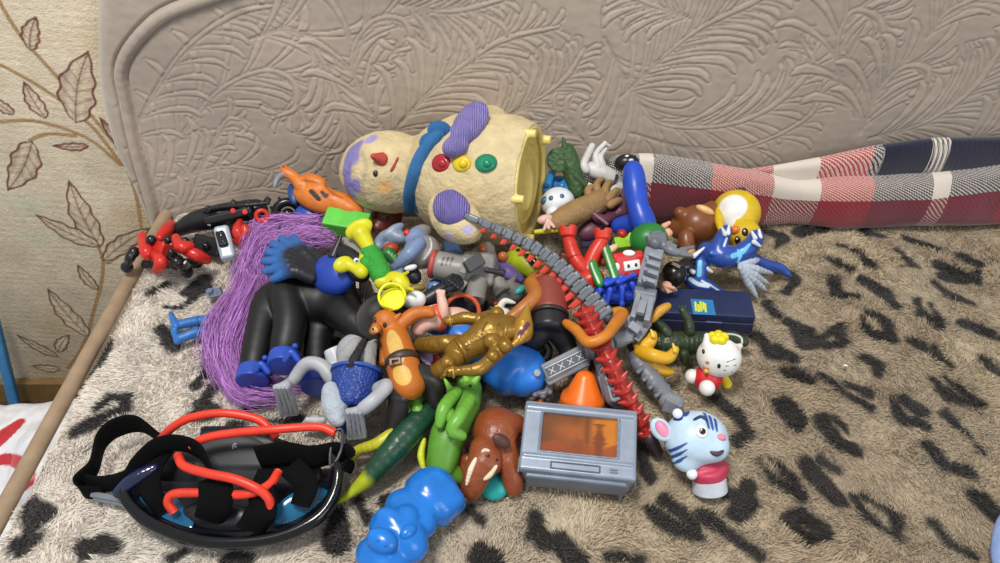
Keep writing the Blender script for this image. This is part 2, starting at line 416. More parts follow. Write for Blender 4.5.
# ---- sofa
sofa = Thing('sofa', 'taupe velvet sofa with embossed leaf scrolls, pushed against the papered wall', 'sofa')
EDGE = [(85, -60), (86, 0), (87, 60), (90, 100), (102, 145), (118, 178), (147, 238)]
def yb(z): return YB+.06*(z-Z0)
def onback(px, py):
    d = ray(px, py); t = (YB-.06*Z0-CAM[1]+.06*CAM[2])/(d[1]-.06*d[2]); q = CAM+d*t; return np.array([q[0], q[2]])
def build_back():
    st = .0016
    E = np.array([onback(*e) for e in EDGE][::-1]); E = np.concatenate([[[E[0, 0]+.015, Z0-.12]], E, [[E[-1, 0], Z0+.45]]])
    zs = np.arange(Z0-.06, Z0+.42, st); ss = np.arange(0, 1.30, st)
    xl = np.interp(zs, E[:, 1], E[:, 0]); xl = np.convolve(np.pad(xl, 12, 'edge'), np.ones(25)/25, 'valid')
    Sg, Z = np.meshgrid(ss, zs, indexing='ij'); X = Sg+xl[None]
    A = np.stack([X.ravel(), Z.ravel()], 1); H = np.zeros(len(A)); lf = np.zeros(len(A))
    Xi = lambda p: p
    px = .00125
    nx, nz = X.shape
    def leaflet(pts, wmax, hgt=1.0):
        nonlocal H, lf
        pts = np.array(pts); lo = pts.min(0)-wmax-4*px; hi = pts.max(0)+wmax+4*px
        m = np.where((A[:, 0] > lo[0]) & (A[:, 0] < hi[0]) & (A[:, 1] > lo[1]) & (A[:, 1] < hi[1]))[0]
        if len(m) == 0: return
        d, t = segdist(A[m], pts)
        w = wmax*np.interp(t, [0, .3, .75, .93, 1], [.22, .5, 1, .8, .4]); e = w-d
        ins = e > -1.2*px
        g = np.where(e > 0, .0010*np.clip(e/(3.2*px), 0, 1)*hgt - .0007*np.exp(-((d/(.8*px))**2))*(t < .8), 0)-.0015*np.exp(-((e+.2*px)/(.85*px))**2)
        H[m] = np.where(ins, g, H[m]); lf[m] = np.where(ins, np.clip(e/(2*px), 0, 1), lf[m])
    def frond(spine, n0, l0, l1, w, seed, side=0, curl=1.0):
        r = np.random.RandomState(seed)
        sp = np.array([onback(*p) for p in spine]); sp = spline([np.array([a, b, 0]) for a, b in sp], 12)[:, :2]
        L = len(sp); n = int(n0*1.3)
        for i in range(n):
            f = .06+.9*i/(n-1); k = int(f*(L-2)); T = unit(sp[min(k+1, L-1)]-sp[k])
            for sg in ((1, -1) if side == 0 else (side,)):
                ln = 1.75*(l0+(l1-l0)*f)*r.uniform(.85, 1.2)*px*(.6+.5*math.sin(3.14*min(f+.12, 1))); a = sg*(.52-.22*f); p = sp[k].copy(); pts = [p]
                for j in range(9):
                    dr = np.array([T[0]*math.cos(a)-T[1]*math.sin(a), T[0]*math.sin(a)+T[1]*math.cos(a)])
                    p = p+dr*ln/9; pts.append(p); a += sg*.075*curl if j < 6 else sg*.40*curl
                leaflet(pts, 0.8*w*px*r.uniform(.8, 1.15)*(1.05-.30*f), .8)
        for off in (0,):
            leaflet(list(sp), w*px*.55, .7)
    FR = [([(128, 190), (170, 150), (215, 95), (262, 72), (292, 82), (296, 108), (276, 118)], 10, 60, 26, 6.0, 1, 0), ([(126, 150), (150, 100), (185, 50), (235, 15), (285, 5)], 9, 42, 24, 5, 2, -1),
          ([(140, 195), (180, 178), (235, 168), (300, 185), (335, 205)], 9, 44, 24, 5, 3, 1), ([(150, 215), (205, 200), (260, 190), (300, 196)], 8, 26, 16, 4, 31, 1), ([(250, 40), (292, 30), (320, 58), (338, 100), (345, 145), (325, 155)], 9, 50, 26, 6, 4, 0),
          ([(385, 132), (362, 95), (352, 55), (372, 22), (402, 20), (412, 45), (395, 52)], 8, 42, 20, 5.5, 5, 0), ([(385, 140), (430, 92), (468, 62), (505, 40), (560, 28)], 10, 46, 24, 5.5, 6, 0), ([(400, 5), (450, 12), (505, 0)], 6, 36, 24, 5, 7, 0),
          ([(480, 130), (530, 105), (565, 80), (585, 50)], 8, 36, 20, 5, 8, 0), ([(605, 40), (630, 90), (660, 125), (720, 128), (770, 110), (812, 70), (805, 45)], 12, 50, 26, 6, 9, 0), ([(620, 100), (660, 62), (700, 30), (750, 5), (800, -20)], 10, 52, 28, 5.5, 10, 0),
          ([(630, 135), (690, 150), (750, 148), (810, 118), (822, 85)], 9, 34, 20, 5, 11, -1), ([(855, 120), (838, 60), (852, 15), (880, 20), (886, 40)], 8, 42, 22, 6, 12, 0), ([(862, 135), (880, 95), (905, 70), (930, 72), (925, 95)], 8, 40, 20, 6, 13, 0),
          ([(870, 140), (925, 125), (975, 90), (1010, 40)], 9, 46, 26, 6, 14, 0), ([(930, 40), (950, 15), (990, -5), (1030, -30)], 8, 44, 30, 6, 15, 0), ([(960, 150), (1010, 120), (1060, 60)], 8, 44, 30, 6, 16, 0), ([(690, 20), (650, 5), (615, -10)], 6, 30, 20, 5, 17, 0),
          ([(180, 220), (220, 130), (240, 120)], 6, 18, 14, 4, 18, 0), ([(590, 150), (560, 120), (545, 130)], 6, 24, 16, 4, 19, 0), ([(1060, 160), (1120, 100), (1200, 60)], 9, 50, 30, 6, 20, 0), ([(1080, 40), (1150, 0), (1220, -30)], 9, 50, 30, 6, 21, 0)]
    for a in FR: frond(*a)
    # fine striae, seams, rolled border
    H += .00025*fbm(A, 320, 2, 9)
    ring = spline([np.array([*onback(*p), 0]) for p in [(290, -30), (205, 0), (160, 18), (131, 46), (119, 72), (124, 102), (135, 150), (150, 200), (160, 240)]], 10)[:, :2]
    d, t = segdist(A, ring); rr = 6*px
    rope = np.where(d < rr*2.6, .007*np.sqrt(np.clip(1-(d/rr)**2, 0, 1))-.005*np.exp(-((d-rr*1.1)/(1.6*px))**2)+.0002*np.sin(t*160)*(d < rr), 0); H = np.where(d < rr*1.5, rope, H+rope)
    for sx in [(603, 0, 606, 150), (362, -5, 372, 120)]:
        a = np.array([onback(sx[0], sx[1]), onback(sx[2], sx[3])]); d, t = segdist(A, a); H += (-.0022 if sx[0] > 500 else .0012)*np.exp(-(d/(2.2*px))**2)
    edge = (Sg.ravel()); H += -.03*np.clip(1-edge/.028, 0, 1)**2.2
    H += .006*fbm(A, 5, 2, 11)
    y = yb(A[:, 1]) - H
    n1 = fbm(A, 25, 3, 21); n2 = fbm(A, 7, 2, 22)
    b = lin((.64, .585, .53)); c = b*(1+.10*n1[:, None]+.10*n2[:, None])
    c = c*(1+.10*lf[:, None])
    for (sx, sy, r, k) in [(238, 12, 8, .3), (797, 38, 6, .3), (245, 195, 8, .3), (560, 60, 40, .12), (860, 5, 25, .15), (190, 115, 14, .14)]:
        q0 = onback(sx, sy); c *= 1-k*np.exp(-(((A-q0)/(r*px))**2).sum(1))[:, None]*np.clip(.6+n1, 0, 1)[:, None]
    V = np.stack([A[:, 0], y, A[:, 1]], 1)
    fs = grid_faces(nx, nz)
    k = len(V); I = np.arange(nx*nz).reshape(nx, nz)
    rim = np.concatenate([I[0, :], I[1:, -1], I[-1, -2::-1], I[-2:0:-1, 0]])
    B = V[rim].copy(); B[:, 1] = YW-.004; V = np.concatenate([V, B]); c = np.concatenate([c, c[rim]])
    j = np.arange(len(rim)); j2 = (j+1) % len(rim)
    fs = np.concatenate([fs, np.stack([rim[j2], rim[j], k+j, k+j2], 1)])
    m = mat(None, .62, ('noise', 900, .10), sheen=.35, vary=.05, spec=.3)
    sofa.add('backrest', V, fs, m, True, c)
build_back()
sofa.part('seat', [box(np.array([-.478, -.18, Z0-.155]), np.array([.95, -.18, Z0-.155]), 245, 105, 20, up=(0, 0, 1))], '8f7c66', .7, k=0, vox=8, bump=('noise', 400, .2), sheen=.3)
V, fs = sweep([np.array([-.474, -.42, Z0-.006]), np.array([-.474, -.15, Z0-.005]), np.array([-.474, .15, Z0-.006])], .009)
sofa.add('piping', V, fs, mat('9b846a', .7))
sofa.part('base', [box(np.array([-.46, -.17, .11]), np.array([.93, -.17, .11]), 235, 62, 6, up=(0, 0, 1))], '6d5a48', .7, k=0, vox=8)
for sx in (-.42, .88):
    for sy in (-.36, .02): sofa.part('foot', [cyl(np.array([sx, sy, .0]), np.array([sx, sy, .075]), 16, 22)], '3a2a20', .4)

# ---- leopard fleece throw with pile
SPOTS = [[(835, 275), (840, 293), (858, 296)], [(866, 280), (884, 288), (895, 304)], [(936, 280), (952, 293), (973, 301)], [(946, 275), (973, 278), (978, 270)], [(917, 297), (926, 316), (939, 325)], [(930, 302), (940, 318)],
 [(796, 322), (806, 343), (820, 338)], [(822, 336), (840, 324), (838, 342), (826, 344)], [(861, 318), (868, 332), (890, 339), (885, 320), (869, 315)], [(760, 332), (772, 352), (791, 356), (778, 346)], [(913, 343), (931, 352), (947, 366), (935, 348)],
 [(864, 356), (877, 364), (877, 374)], [(785, 374), (804, 379)], [(822, 375), (843, 390), (868, 405)], [(848, 383), (869, 392)], [(931, 377), (952, 395), (978, 403), (960, 388), (942, 374)], [(892, 400), (905, 421), (926, 424)], [(905, 400), (921, 408)],
 [(947, 413), (968, 431), (986, 452)], [(778, 403), (791, 421), (796, 429), (796, 415), (786, 400)], [(822, 418), (838, 442), (853, 447)], [(832, 418), (848, 431)], [(713, 397), (739, 413), (752, 431), (739, 442)], [(931, 447), (947, 465), (968, 470)],
 [(760, 460), (775, 481), (801, 494), (790, 478), (770, 460)], [(809, 463), (820, 478), (840, 499)], [(822, 460), (838, 468)], [(856, 494), (869, 515), (900, 535), (895, 510), (864, 492)], [(786, 520), (806, 541), (820, 530), (801, 517), (786, 520)], [(702, 515), (723, 530), (760, 556)],
 [(650, 509), (671, 525), (697, 535), (687, 514), (666, 496)], [(731, 494), (752, 499), (739, 512), (748, 486)], [(937, 522), (952, 541), (973, 551)], [(976, 494), (999, 515)], [(986, 358), (999, 369)], [(963, 322), (999, 335)], [(640, 447), (650, 478)], [(767, 301), (778, 312)],
 [(763, 227), (784, 235), (776, 245)], [(802, 229), (825, 227)], [(839, 241), (861, 251), (870, 263)], [(831, 257), (849, 267)], [(866, 280), (894, 302)], [(896, 247), (915, 263), (902, 263)], [(943, 263), (976, 280)], [(935, 280), (955, 296)], [(784, 267), (796, 276), (788, 288)], [(964, 255), (980, 263)],
 [(866, 227), (886, 233)], [(906, 235), (939, 247)], [(792, 320), (810, 328)], [(968, 322), (992, 330)], [(752, 262), (783, 268)], [(757, 335), (775, 350)],
 [(167, 304), (180, 305), (206, 284)], [(186, 290), (203, 277)], [(150, 292), (165, 283)], [(160, 327), (173, 346)], [(199, 379), (209, 360), (209, 373)], [(205, 395), (215, 375)], [(30, 500), (50, 512), (32, 525), (25, 512)], [(85, 545), (110, 545)], [(100, 405), (113, 396), (128, 393), (122, 408), (108, 412)], [(78, 427), (100, 418)],
 [(201, 399), (209, 409), (190, 415)], [(246, 408), (261, 399), (240, 395)], [(88, 551), (103, 542)], [(171, 554), (184, 548)], [(227, 557), (246, 554)], [(339, 514), (339, 540)], [(330, 531), (340, 507)], [(357, 497), (368, 517)], [(391, 497), (400, 500)], [(470, 505), (481, 517)], [(477, 555), (482, 560)],
 [(536, 515), (543, 545)], [(528, 535), (536, 520)], [(560, 540), (575, 560)], [(20, 545), (35, 535)], [(105, 340), (98, 360)], [(100, 350), (92, 362)], [(75, 375), (90, 368)], [(610, 555), (640, 560)], [(480, 545), (500, 560)], [(1030, 300), (1060, 320)], [(1040, 380), (1080, 410)], [(1050, 450), (1080, 470)], [(230, 420), (300, 415)], [(300, 330), (420, 360)], [(450, 300), (560, 330)]]
def throw_cols(A):
    d = np.full(len(A), 9.)
    wob = fbm(A, 90, 3, 31)
    for i, s in enumerate(SPOTS):
        p = np.array([P(a, b)[:2] for a, b in s]); lo = p.min(0)-.05; hi = p.max(0)+.05
        m = np.where(((A > lo) & (A < hi)).all(1))[0]
        if len(m): d[m] = np.minimum(d[m], segdist(A[m], p)[0] - .0078*(1+.22*math.sin(i*2.3)))
    right = np.clip((A[:, 0:1]+.28)/.40, 0, 1)
    n = fbm(A, 14, 3, 33)[:, None]; n2 = fbm(A, 45, 3, 34)[:, None]
    c = lin((.90, .865, .82))*(1-right)+lin((.815, .75, .635))*right; c = c*(1+.07*n+.07*n2)
    br = np.clip((.8*fbm(A, 7, 2, 37)[:, None]+.5*n+.3*n2)/.6, 0, 1)*right; c = c+(lin((.56, .475, .39))-c)*br*.5
    m = np.clip(.5-(d+.005*wob)/.0045, 0, 1)[:, None]; halo = np.clip(1-(d+.004*wob)/.022, 0, 1)[:, None]*right*.22
    c = c+(lin((.50, .42, .35))-c)*halo
    return c+(lin((.095, .075, .07))-c)*m*.97
def th_z(A): return Z0 - .0045 + .0035*fbm(A, 11, 2, 41) + .0015*fbm(A, 60, 2, 42) - .012*np.clip((A[:, 0]+.445)/-.02, 0, 1)**2
throw = Thing('leopard_throw', 'long-pile cream and tan fleece throw with dark leopard spots, spread over the sofa seat', 'blanket')
def build_throw():
    xs = np.arange(-.462, .94, .0024); ys = np.arange(-.42, YB-.004, .0024)
    X, Y = np.meshgrid(xs, ys, indexing='ij'); A = np.stack([X.ravel(), Y.ravel()], 1)
    V = np.concatenate([A, th_z(A)[:, None]], 1); Q = grid_faces(len(xs), len(ys))
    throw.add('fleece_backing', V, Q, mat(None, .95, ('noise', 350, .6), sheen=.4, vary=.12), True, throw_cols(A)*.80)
    r = np.random.RandomState(5); n = 230000
    A = np.stack([r.uniform(-.463, .80, n), r.uniform(-.415, YB-.01, n)], 1); z = th_z(A)-.0005
    lean = np.stack([fbm(A, 40, 3, 51)+.55*fbm(A, 160, 2, 52)-.15, fbm(A, 40, 3, 53)+.55*fbm(A, 160, 2, 54)-.55], 1)*.9 + r.normal(size=(n, 2))*.22
    L = (.0075*(1+.30*fbm(A, 70, 3, 55))*r.uniform(.75, 1.2, n))[:, None]
    D = np.concatenate([lean, np.full((n, 1), .75)], 1); D /= np.linalg.norm(D, axis=1)[:, None]
    B = np.concatenate([A, z[:, None]], 1); an = r.uniform(0, 3.14, n)
    Wd = np.stack([np.cos(an), np.sin(an), np.zeros(n)], 1)*.00060
    M = B+D*L*.55+np.array([0, 0, .0006]); T = B+D*L; T[:, 2] -= L[:, 0]*.12
    V = np.stack([B-Wd, B+Wd, M+Wd*.9, M-Wd*.9, T], 1).reshape(-1, 3)
    i = np.arange(n)*5
    c = throw_cols(A)*(1+.11*r.normal(size=(n, 1))).clip(.5, 1.5); c = np.repeat(c, 5, 0)
    throw.add('pile', V, [np.stack([i, i+1, i+2, i+3], 1), np.stack([i+3, i+2, i+4], 1)], mat(None, .8, None, sheen=.3, vary=.05, spec=.2), True, c, kind='stuff')
build_throw()
throw.done(); sofa.done()

# ---- plaid blanket rolled along the foot of the backrest
def plaid_mat():
    m = bpy.data.materials.new('plaid_weave'); m.use_nodes = True; nt = m.node_tree; b = nt.nodes['Principled BSDF']; b.inputs['Roughness'].default_value = .95; b.inputs['Sheen Weight'].default_value = .5; b.inputs['Specular IOR Level'].default_value = .1
    uv = nt.nodes.new('ShaderNodeUVMap'); sx = nt.nodes.new('ShaderNodeSeparateXYZ'); nt.links.new(uv.outputs[0], sx.inputs[0])
    def ramp(src, stops):
        r = nt.nodes.new('ShaderNodeValToRGB'); r.color_ramp.interpolation = 'CONSTANT'; e = r.color_ramp.elements
        while len(e) < len(stops): e.new(.5)
        for k, (p, c) in enumerate(stops): e[k].position = p; e[k].color = (*lin(c), 1)
        nt.links.new(src, r.inputs[0]); return r.outputs[0]
    NV, WH, RD, MR = (.13, .13, .21), (.84, .80, .75), (.68, .15, .19), (.50, .12, .18)
    q = lambda px: (px-560)/520
    warp = ramp(sx.outputs[0], [(0, NV), (q(638), WH), (q(653), NV), (q(711), RD), (q(772), WH), (q(818), RD), (q(872), NV), (q(930), WH), (q(949), NV), (q(1010), RD), (q(1060), WH)])
    weft = ramp(sx.outputs[1], [(0, NV), (.03, MR), (.54, WH), (.93, NV), (.97, WH)])
    def mth(op, a, b_):
        n = nt.nodes.new('ShaderNodeMath'); n.operation = op
        for k, x in enumerate((a, b_)):
            if hasattr(x, 'links'): nt.links.new(x, n.inputs[k])
            else: n.inputs[k].default_value = x
        return n.outputs[0]
    ph = mth('ADD', mth('MULTIPLY', sx.outputs[0], 210.), mth('MULTIPLY', sx.outputs[1], 20.))
    nz = nt.nodes.new('ShaderNodeTexNoise'); nz.inputs['Scale'].default_value = 90; nt.links.new(uv.outputs[0], nz.inputs['Vector'])
    ph2 = mth('SUBTRACT', mth('MULTIPLY', sx.outputs[0], 210.), mth('MULTIPLY', sx.outputs[1], 20.))
    tri = mth('MULTIPLY', mth('SINE', mth('MULTIPLY', ph, 6.283), 0), mth('SINE', mth('MULTIPLY', ph2, 3.1416), 0))
    fac = mth('GREATER_THAN', mth('ADD', tri, mth('MULTIPLY', mth('SUBTRACT', nz.outputs['Fac'], .5), .8)), mth('SUBTRACT', .12, mth('MULTIPLY', mth('LESS_THAN', sx.outputs[1], .54), .5)))
    mx = nt.nodes.new('ShaderNodeMix'); mx.data_type = 'RGBA'; nt.links.new(fac, mx.inputs[0]); nt.links.new(warp, mx.inputs[6]); nt.links.new(weft, mx.inputs[7])
    nt.links.new(mx.outputs[2], b.inputs['Base Color'])
    bp = nt.nodes.new('ShaderNodeBump'); bp.inputs['Strength'].default_value = .5; bp.inputs['Distance'].default_value = .002; nt.links.new(fac, bp.inputs['Height']); nt.links.new(bp.outputs[0], b.inputs['Normal'])
    return m
PM = plaid_mat()
plaid = Thing('plaid_blanket', 'red, white and navy plaid wool blanket rolled along the foot of the sofa back', 'blanket')
def roll(name, top, bot, thick, v0=0., yoff=0.0, parent=None, lift=0):
    """top/bot: photo outline of the roll; thick half thickness (m)"""
    pxs = np.linspace(top[0][0], top[-1][0], 150); rows = []; uvs = []; na = 40
    tp = np.interp(pxs, *zip(*top)); bt = np.interp(pxs, *zip(*bot)); ker = np.ones(9)/9
    tp = np.convolve(np.pad(tp, 4, 'edge'), ker, 'valid'); bt = np.convolve(np.pad(bt, 4, 'edge'), ker, 'valid')
    th = np.interp(pxs, *zip(*thick))
    for i, px in enumerate(pxs):
        yt = YB-th[i]*1.0-.012-yoff; q1 = PY(px, tp[i], yt); q0 = PY(px, bt[i], yt-th[i]*.55)
        z1 = q1[2]; z0 = max(q0[2], Z0-.001) if lift == 0 else q0[2]; x = q1[0]
        b = max((z1-z0)/2, .003); c = (z1+z0)/2
        a = np.linspace(0, 2*math.pi, na, endpoint=False)-math.pi*.5
        wr = 1+.09*np.sin(px*.055+2*a)+.07*np.sin(px*.021+a*3+1)+.03*np.sin(px*.13+a*2)
        e = .75; yy = -np.sign(np.cos(a))*np.abs(np.cos(a))**e*th[i]*wr; zz = np.sign(np.sin(a))*np.abs(np.sin(a))**e*b
        yy = np.minimum(yt+yy, YB-.012+.06*(c-Z0))
        rows.append(np.stack([np.full(na, x), yy, np.maximum(c+zz, Z0+.001)], 1))
        vv = np.abs(((a+math.pi*.5)/math.pi+1) % 2-1)
        uvs.append(np.stack([np.full(na, (px-560)/520), vv*.92 if not lift else (.60+.3*vv if px < 884 else .935+.03*vv)], 1))
    V = np.concatenate(rows); U = np.concatenate(uvs); Q = grid_faces(len(pxs), na, False, True)[:, ::-1]
    k = len(V); V = np.concatenate([V, rows[0].mean(0)[None], rows[-1].mean(0)[None]]); U = np.concatenate([U, [[0, .5], [1, .5]]])
    i = np.arange(na); j = (i+1) % na; o = (len(pxs)-1)*na
    plaid.add(name, V, [Q, np.stack([np.full(na, k), i, j], 1), np.stack([np.full(na, k+1), o+j, o+i], 1)], PM, True, uv=U, parent=parent)
roll('rolled_body', [(585, 168), (610, 156), (650, 155), (690, 160), (730, 168), (765, 174), (800, 183), (830, 178), (870, 178), (930, 174), (1000, 166), (1080, 160)], [(585, 222), (700, 224), (780, 226), (850, 230), (1000, 227), (1080, 226)],
     [(585, .004), (640, .017), (760, .018), (800, .013), (850, .02), (1080, .02)])
roll('folded_edge', [(745, 170), (780, 165), (830, 156), (880, 146), (930, 139), (1000, 138), (1080, 134)], [(745, 178), (800, 186), (870, 182), (1000, 172), (1080, 168)], [(745, .004), (800, .008), (900, .012), (1080, .012)], v0=.0, lift=1, yoff=-.006)
plaid.done()

# ---- odds and ends round the edge
bag = Thing('plastic_bag', 'crumpled white plastic bag with big red print beside the left end of the sofa', 'bag')
bag.part('bag_body', [box(np.array([-.86, -.20, .14]), np.array([-.535, -.20, .14]), 150, 88, 30, up=(0, 0, 1)), ell(np.array([-.60, -.04, .26]), np.array([-.60, -.20, .30]), 30)], 'e6e6ea', .35, k=30, vox=1.6, paint=[('L', [(-14, 446), (0, 438), (10, 430), (20, 422)], [11, 9, 7, 5], 'bf2c38'), ('L', [(-8, 466), (6, 459), (18, 462), (27, 470), (28, 480)], [6, 6.5, 6.5, 6.5, 6], 'bf2c38'), ('L', [(27, 482), (14, 492), (-2, 503), (-16, 510)], [6, 6, 6.5, 7], 'bf2c38')],
         disp=lambda X: (.010*fbm(X, 22, 3, 61)+.006*np.abs(fbm(X, 40, 2, 62))).astype(np.float32))
bag.done()
t = Thing('blue_board', 'narrow blue board edge leaning on the papered wall behind the white bag', 'board')
a, b = PY(-2, 338, .19), PY(15, 404, .17); t.part('board', [box(a+(a-b)*.3, b+(b-a)*.5, 5, 3, 1, up=(0, -1, .3))], '3f86bd', .4, k=0); t.done()
t = Thing('pale_blue_cloth', 'pale blue cloth bunched at the bottom right corner of the throw', 'cloth')
t.part('cloth', [ell((1018, 505, 1.5), (1004, 575, 1.5), 16, 12), ell((1036, 540, 2), (1066, 600, 2), 40, 16)], '8fa9dd', .8, k=8, bump=('noise', 200, .6), disp=lambda X: (.003*fbm(X, 60, 2, 71)).astype(np.float32)); t.done()

# ---- light and camera
sc = bpy.context.scene
w = bpy.data.worlds.new('World'); sc.world = w; w.use_nodes = True; w.node_tree.nodes['Background'].inputs[0].default_value = (.90, .95, 1.0, 1); w.node_tree.nodes['Background'].inputs[1].default_value = .55
def area(name, loc, target, size, power, col):
    l = bpy.data.lights.new(name, 'AREA'); l.shape = 'DISK'; l.size = size; l.energy = power; l.color = col; o = bpy.data.objects.new(name, l); COL.objects.link(o); o.location = loc
    o.rotation_euler = (Vector(target)-Vector(loc)).to_track_quat('-Z', 'Y').to_euler()
area('ceiling_lamp', (-.35, -.55, 2.45), (0, 0, Z0), .45, 34, (1.0, .96, .90))
area('side_light', (1.6, -1.9, 1.9), (0, 0, Z0), 1.2, 14, (.92, .96, 1.0))  # broad cool area light from the front right, above the sofa
cam = bpy.data.cameras.new('Camera'); co = bpy.data.objects.new('Camera', cam); COL.objects.link(co); co.location = CAM; co.rotation_euler = (math.pi/2-PITCH, 0, 0)
cam.sensor_fit = 'HORIZONTAL'; cam.sensor_width = 36; cam.lens = 36*F/1000; cam.clip_start = .02; sc.camera = co
sc.view_settings.view_transform = 'Standard'; sc.view_settings.look = 'None'
# ================================================================ toys: back of the heap
rough_fur = lambda sc, amp: (lambda X: (amp*fbm(X, sc, 3, 81)).astype(np.float32))
# ---- snowman jar lying on its side
t = Thing('snowman_jar', 'large cream snowman jar with blue scarf lying on its side on top of the heap', 'jar')
a, b = W((412, 172, 11.0)), W((531, 183, 12.4)); ax = unit(b-a)
body = t.part('body', [ell(a-ax*.01, b+ax*.055, 66), ell((342, 170, 10.6), (436, 174, 11.2), 41), ell(N((434, 200, 12), 34), N((478, 238, 11), 30), 22), ell(N((452, 152, 12), 36), N((502, 112, 12), 24), 20), half(b, -ax*-1), cut(cyl(b-ax*.012, b+ax*.06, 52, 52, 2)), cut(ell(b-ax*.085, b+ax*.05, 48))],
       'cdba90', .85, k=9, vox=1.15, bump=('noise', 240, .9), disp=lambda X: (.0014*fbm(X, 130, 3, 82)).astype(np.float32),
       paint=[('L', [(350, 192), (347, 180), (347, 166), (352, 152), (360, 143)], [9, 6, 6, 8, 4], '8279b2', 0, 6), ('S', (354, 158), 7, '857cb6', 0, 5), ('S', (356, 186), 8, '8076b0', 0, 5), ('S', (371, 139), 7, '9a92c6', 0, 4), ('L', [(362, 152), (366, 168), (362, 190), (368, 203)], 1.5, 'b3a27e', 0, 4), ('S', (385, 187), 7, 'd9a264', 0, 8), ('S', (448, 236), 5, 'b9b0d6', 0, 3), ('S', (468, 230), 5, 'b9b0d6', 0, 3)])
rim = t.part('base_rim', [tor(b-ax*.002, ax, 54, 3.0)]+[cyl(b+ax*-.004+v*.0665, b+ax*.010+v*.0665, 5, 4.4, 1) for v in [math.cos(q)*np.cross(ax, UP)+math.sin(q)*np.cross(ax, np.cross(ax, UP)) for q in (.4, 1.7, 2.9, 4.2, 5.4)]], 'e3cf79', .4, k=1.5)
t.part('base_plate', [cyl(b-ax*.011, b-ax*.006, 53, 53, 1), cut(sph(b-ax*.008-UP*.03, 3)), cut(sph(b-ax*.008+UP*.03+RT*.005, 3)), tor(b-ax*.006, ax, 40, 2), ell(b-ax*.008-UP*.035, b-ax*.008+UP*.03, 9, 5)], 'd3bb63', .45, k=1.5)
t.part('scarf', [tor((433, 176, 11.3), a-b, 39, 5, sq=1.6)]+tube([t.hit(body, *p, 1)[0] for p in ((410, 207), (411, 192), (415, 174), (421, 158), (430, 145), (440, 135))], 6.2, n=6), '3c80be', .8, k=2, bump=('wave', 220, .8))
kq, kn = t.hit(body, 440, 133, 2); t.part('scarf_knot', [ell(kq-RT*.013+UP*.004, kq+RT*.015-UP*.002, 10, 7), ell(t.hit(body, 424, 152, 2)[0], t.hit(body, 436, 136, 3)[0], 9, 6)], '3678b8', .8, k=2, bump=('wave', 220, .8))
for px, py, col, r in ((441, 163, 'a3242e', 11), (462, 163.5, 'd9bd1e', 10), (486, 163, '0f7a5a', 11.5)):
    bt = t.dot('button', body, px, py, r, col, fl=.4, rough=.3, r2=r*.86); X, n = t.hit(bt, px+1, py); t.part('button_knob', [ell(X-n*.004, X+n*.003, 4.5)], col, .3, parent=bt, vox=.6)
    t.parts[-2].label = {'a3242e': 'red button', 'd9bd1e': 'yellow button', '0f7a5a': 'green button'}[col]
nz_, nn = t.hit(body, 381, 159); t.part('nose', [cap(nz_, 7, nz_+nn*.010-RT*.006, 3)], 'b54238', .6, bump=('noise', 200, .4))
t.dot('eye', body, 375.5, 173.5, 2.6, '23201d', r2=3.4)
q = [t.hit(body, *p, .3)[0] for p in ((391, 171), (394, 166), (398, 158))]; t.part('mouth', tube(q, .8), 'a33a3a', .7, vox=.5)
mk_ = dict(k=3, bump=('wave', 130, 1.), disp=rough_fur(250, .0008))
qa, qb = t.hit(body, 458, 148, 7)[0], t.hit(body, 480, 119, 7)[0]; t.part('mitten', [ell(qa, qb+UP*.010+RT*.005, 15, 13), ell(qa-RT*.012-UP*.010, qa+RT*.012+UP*.006, 11, 11)], '9083c6', .85, **mk_)
t.part('mitten', [ell(N((437, 198, 12), 52), N((466, 220, 12), 44), 18, 16)], '8174bd', .85, **mk_)
t.done()

# ---- red and black jointed robot at the far left
t = Thing('jointed_robot', 'red and black jointed robot figure sprawled at the far left of the heap', 'robot')
R_, K_ = 'c92a22', '17171b'
t.part('torso', [ell((140, 247, 3), (172, 258, 3), 10), box((147, 246, 3.5), (167, 252, 4), 8, 7, 2), sph((176, 262, 2.2), 8, K_), cap((146, 264, 1.2), 5, (198, 263, 1.2), 5, K_)], R_, .3, k=2)
for p in ([(142, 236, 4), (146, 250, 4.5), (148, 256, 4)], [(155, 254, 4.2), (161, 262, 4.5), (157, 270, 3)], [(171, 224, 3.2), (166, 231, 4), (160, 238, 4.5)], [(176, 238, 5), (181, 247, 5.2), (190, 246, 5)], [(183, 249, 4.5), (196, 255, 4), (207, 260, 2.6)]):
    t.part('armour_plate', tube(p, [4.5, 6, 4.5]), R_, .28)
for p, r in (((151, 240, 5.2), 5.2), ((168, 240, 5.0), 4.2), ((185, 241, 5), 4.2), ((206, 246, 2.5), 4.2), ((171, 252, 5.6), 4)): t.part('ball_joint', [sph(p, r)], K_, .2)
for p in ([(172, 256, 4.6), (178, 263, 4.2), (187, 272, 2)], [(134, 252, 3.4), (130, 258, 3), (127, 267, 1.6)]):
    t.part('arm', tube(p, [4, 4, 3]) + [sph(p[-1], 6), sph(p[0], 5.5), sph(p[1], 4.6)], K_, .25, k=1.5)
t.part('head', [ell((181, 268, 3.4), (190, 262, 3.8), 5), box((184, 262, 4), (190, 268, 3.4), 3, 3, .5)], K_, .25, k=1)
t.done()
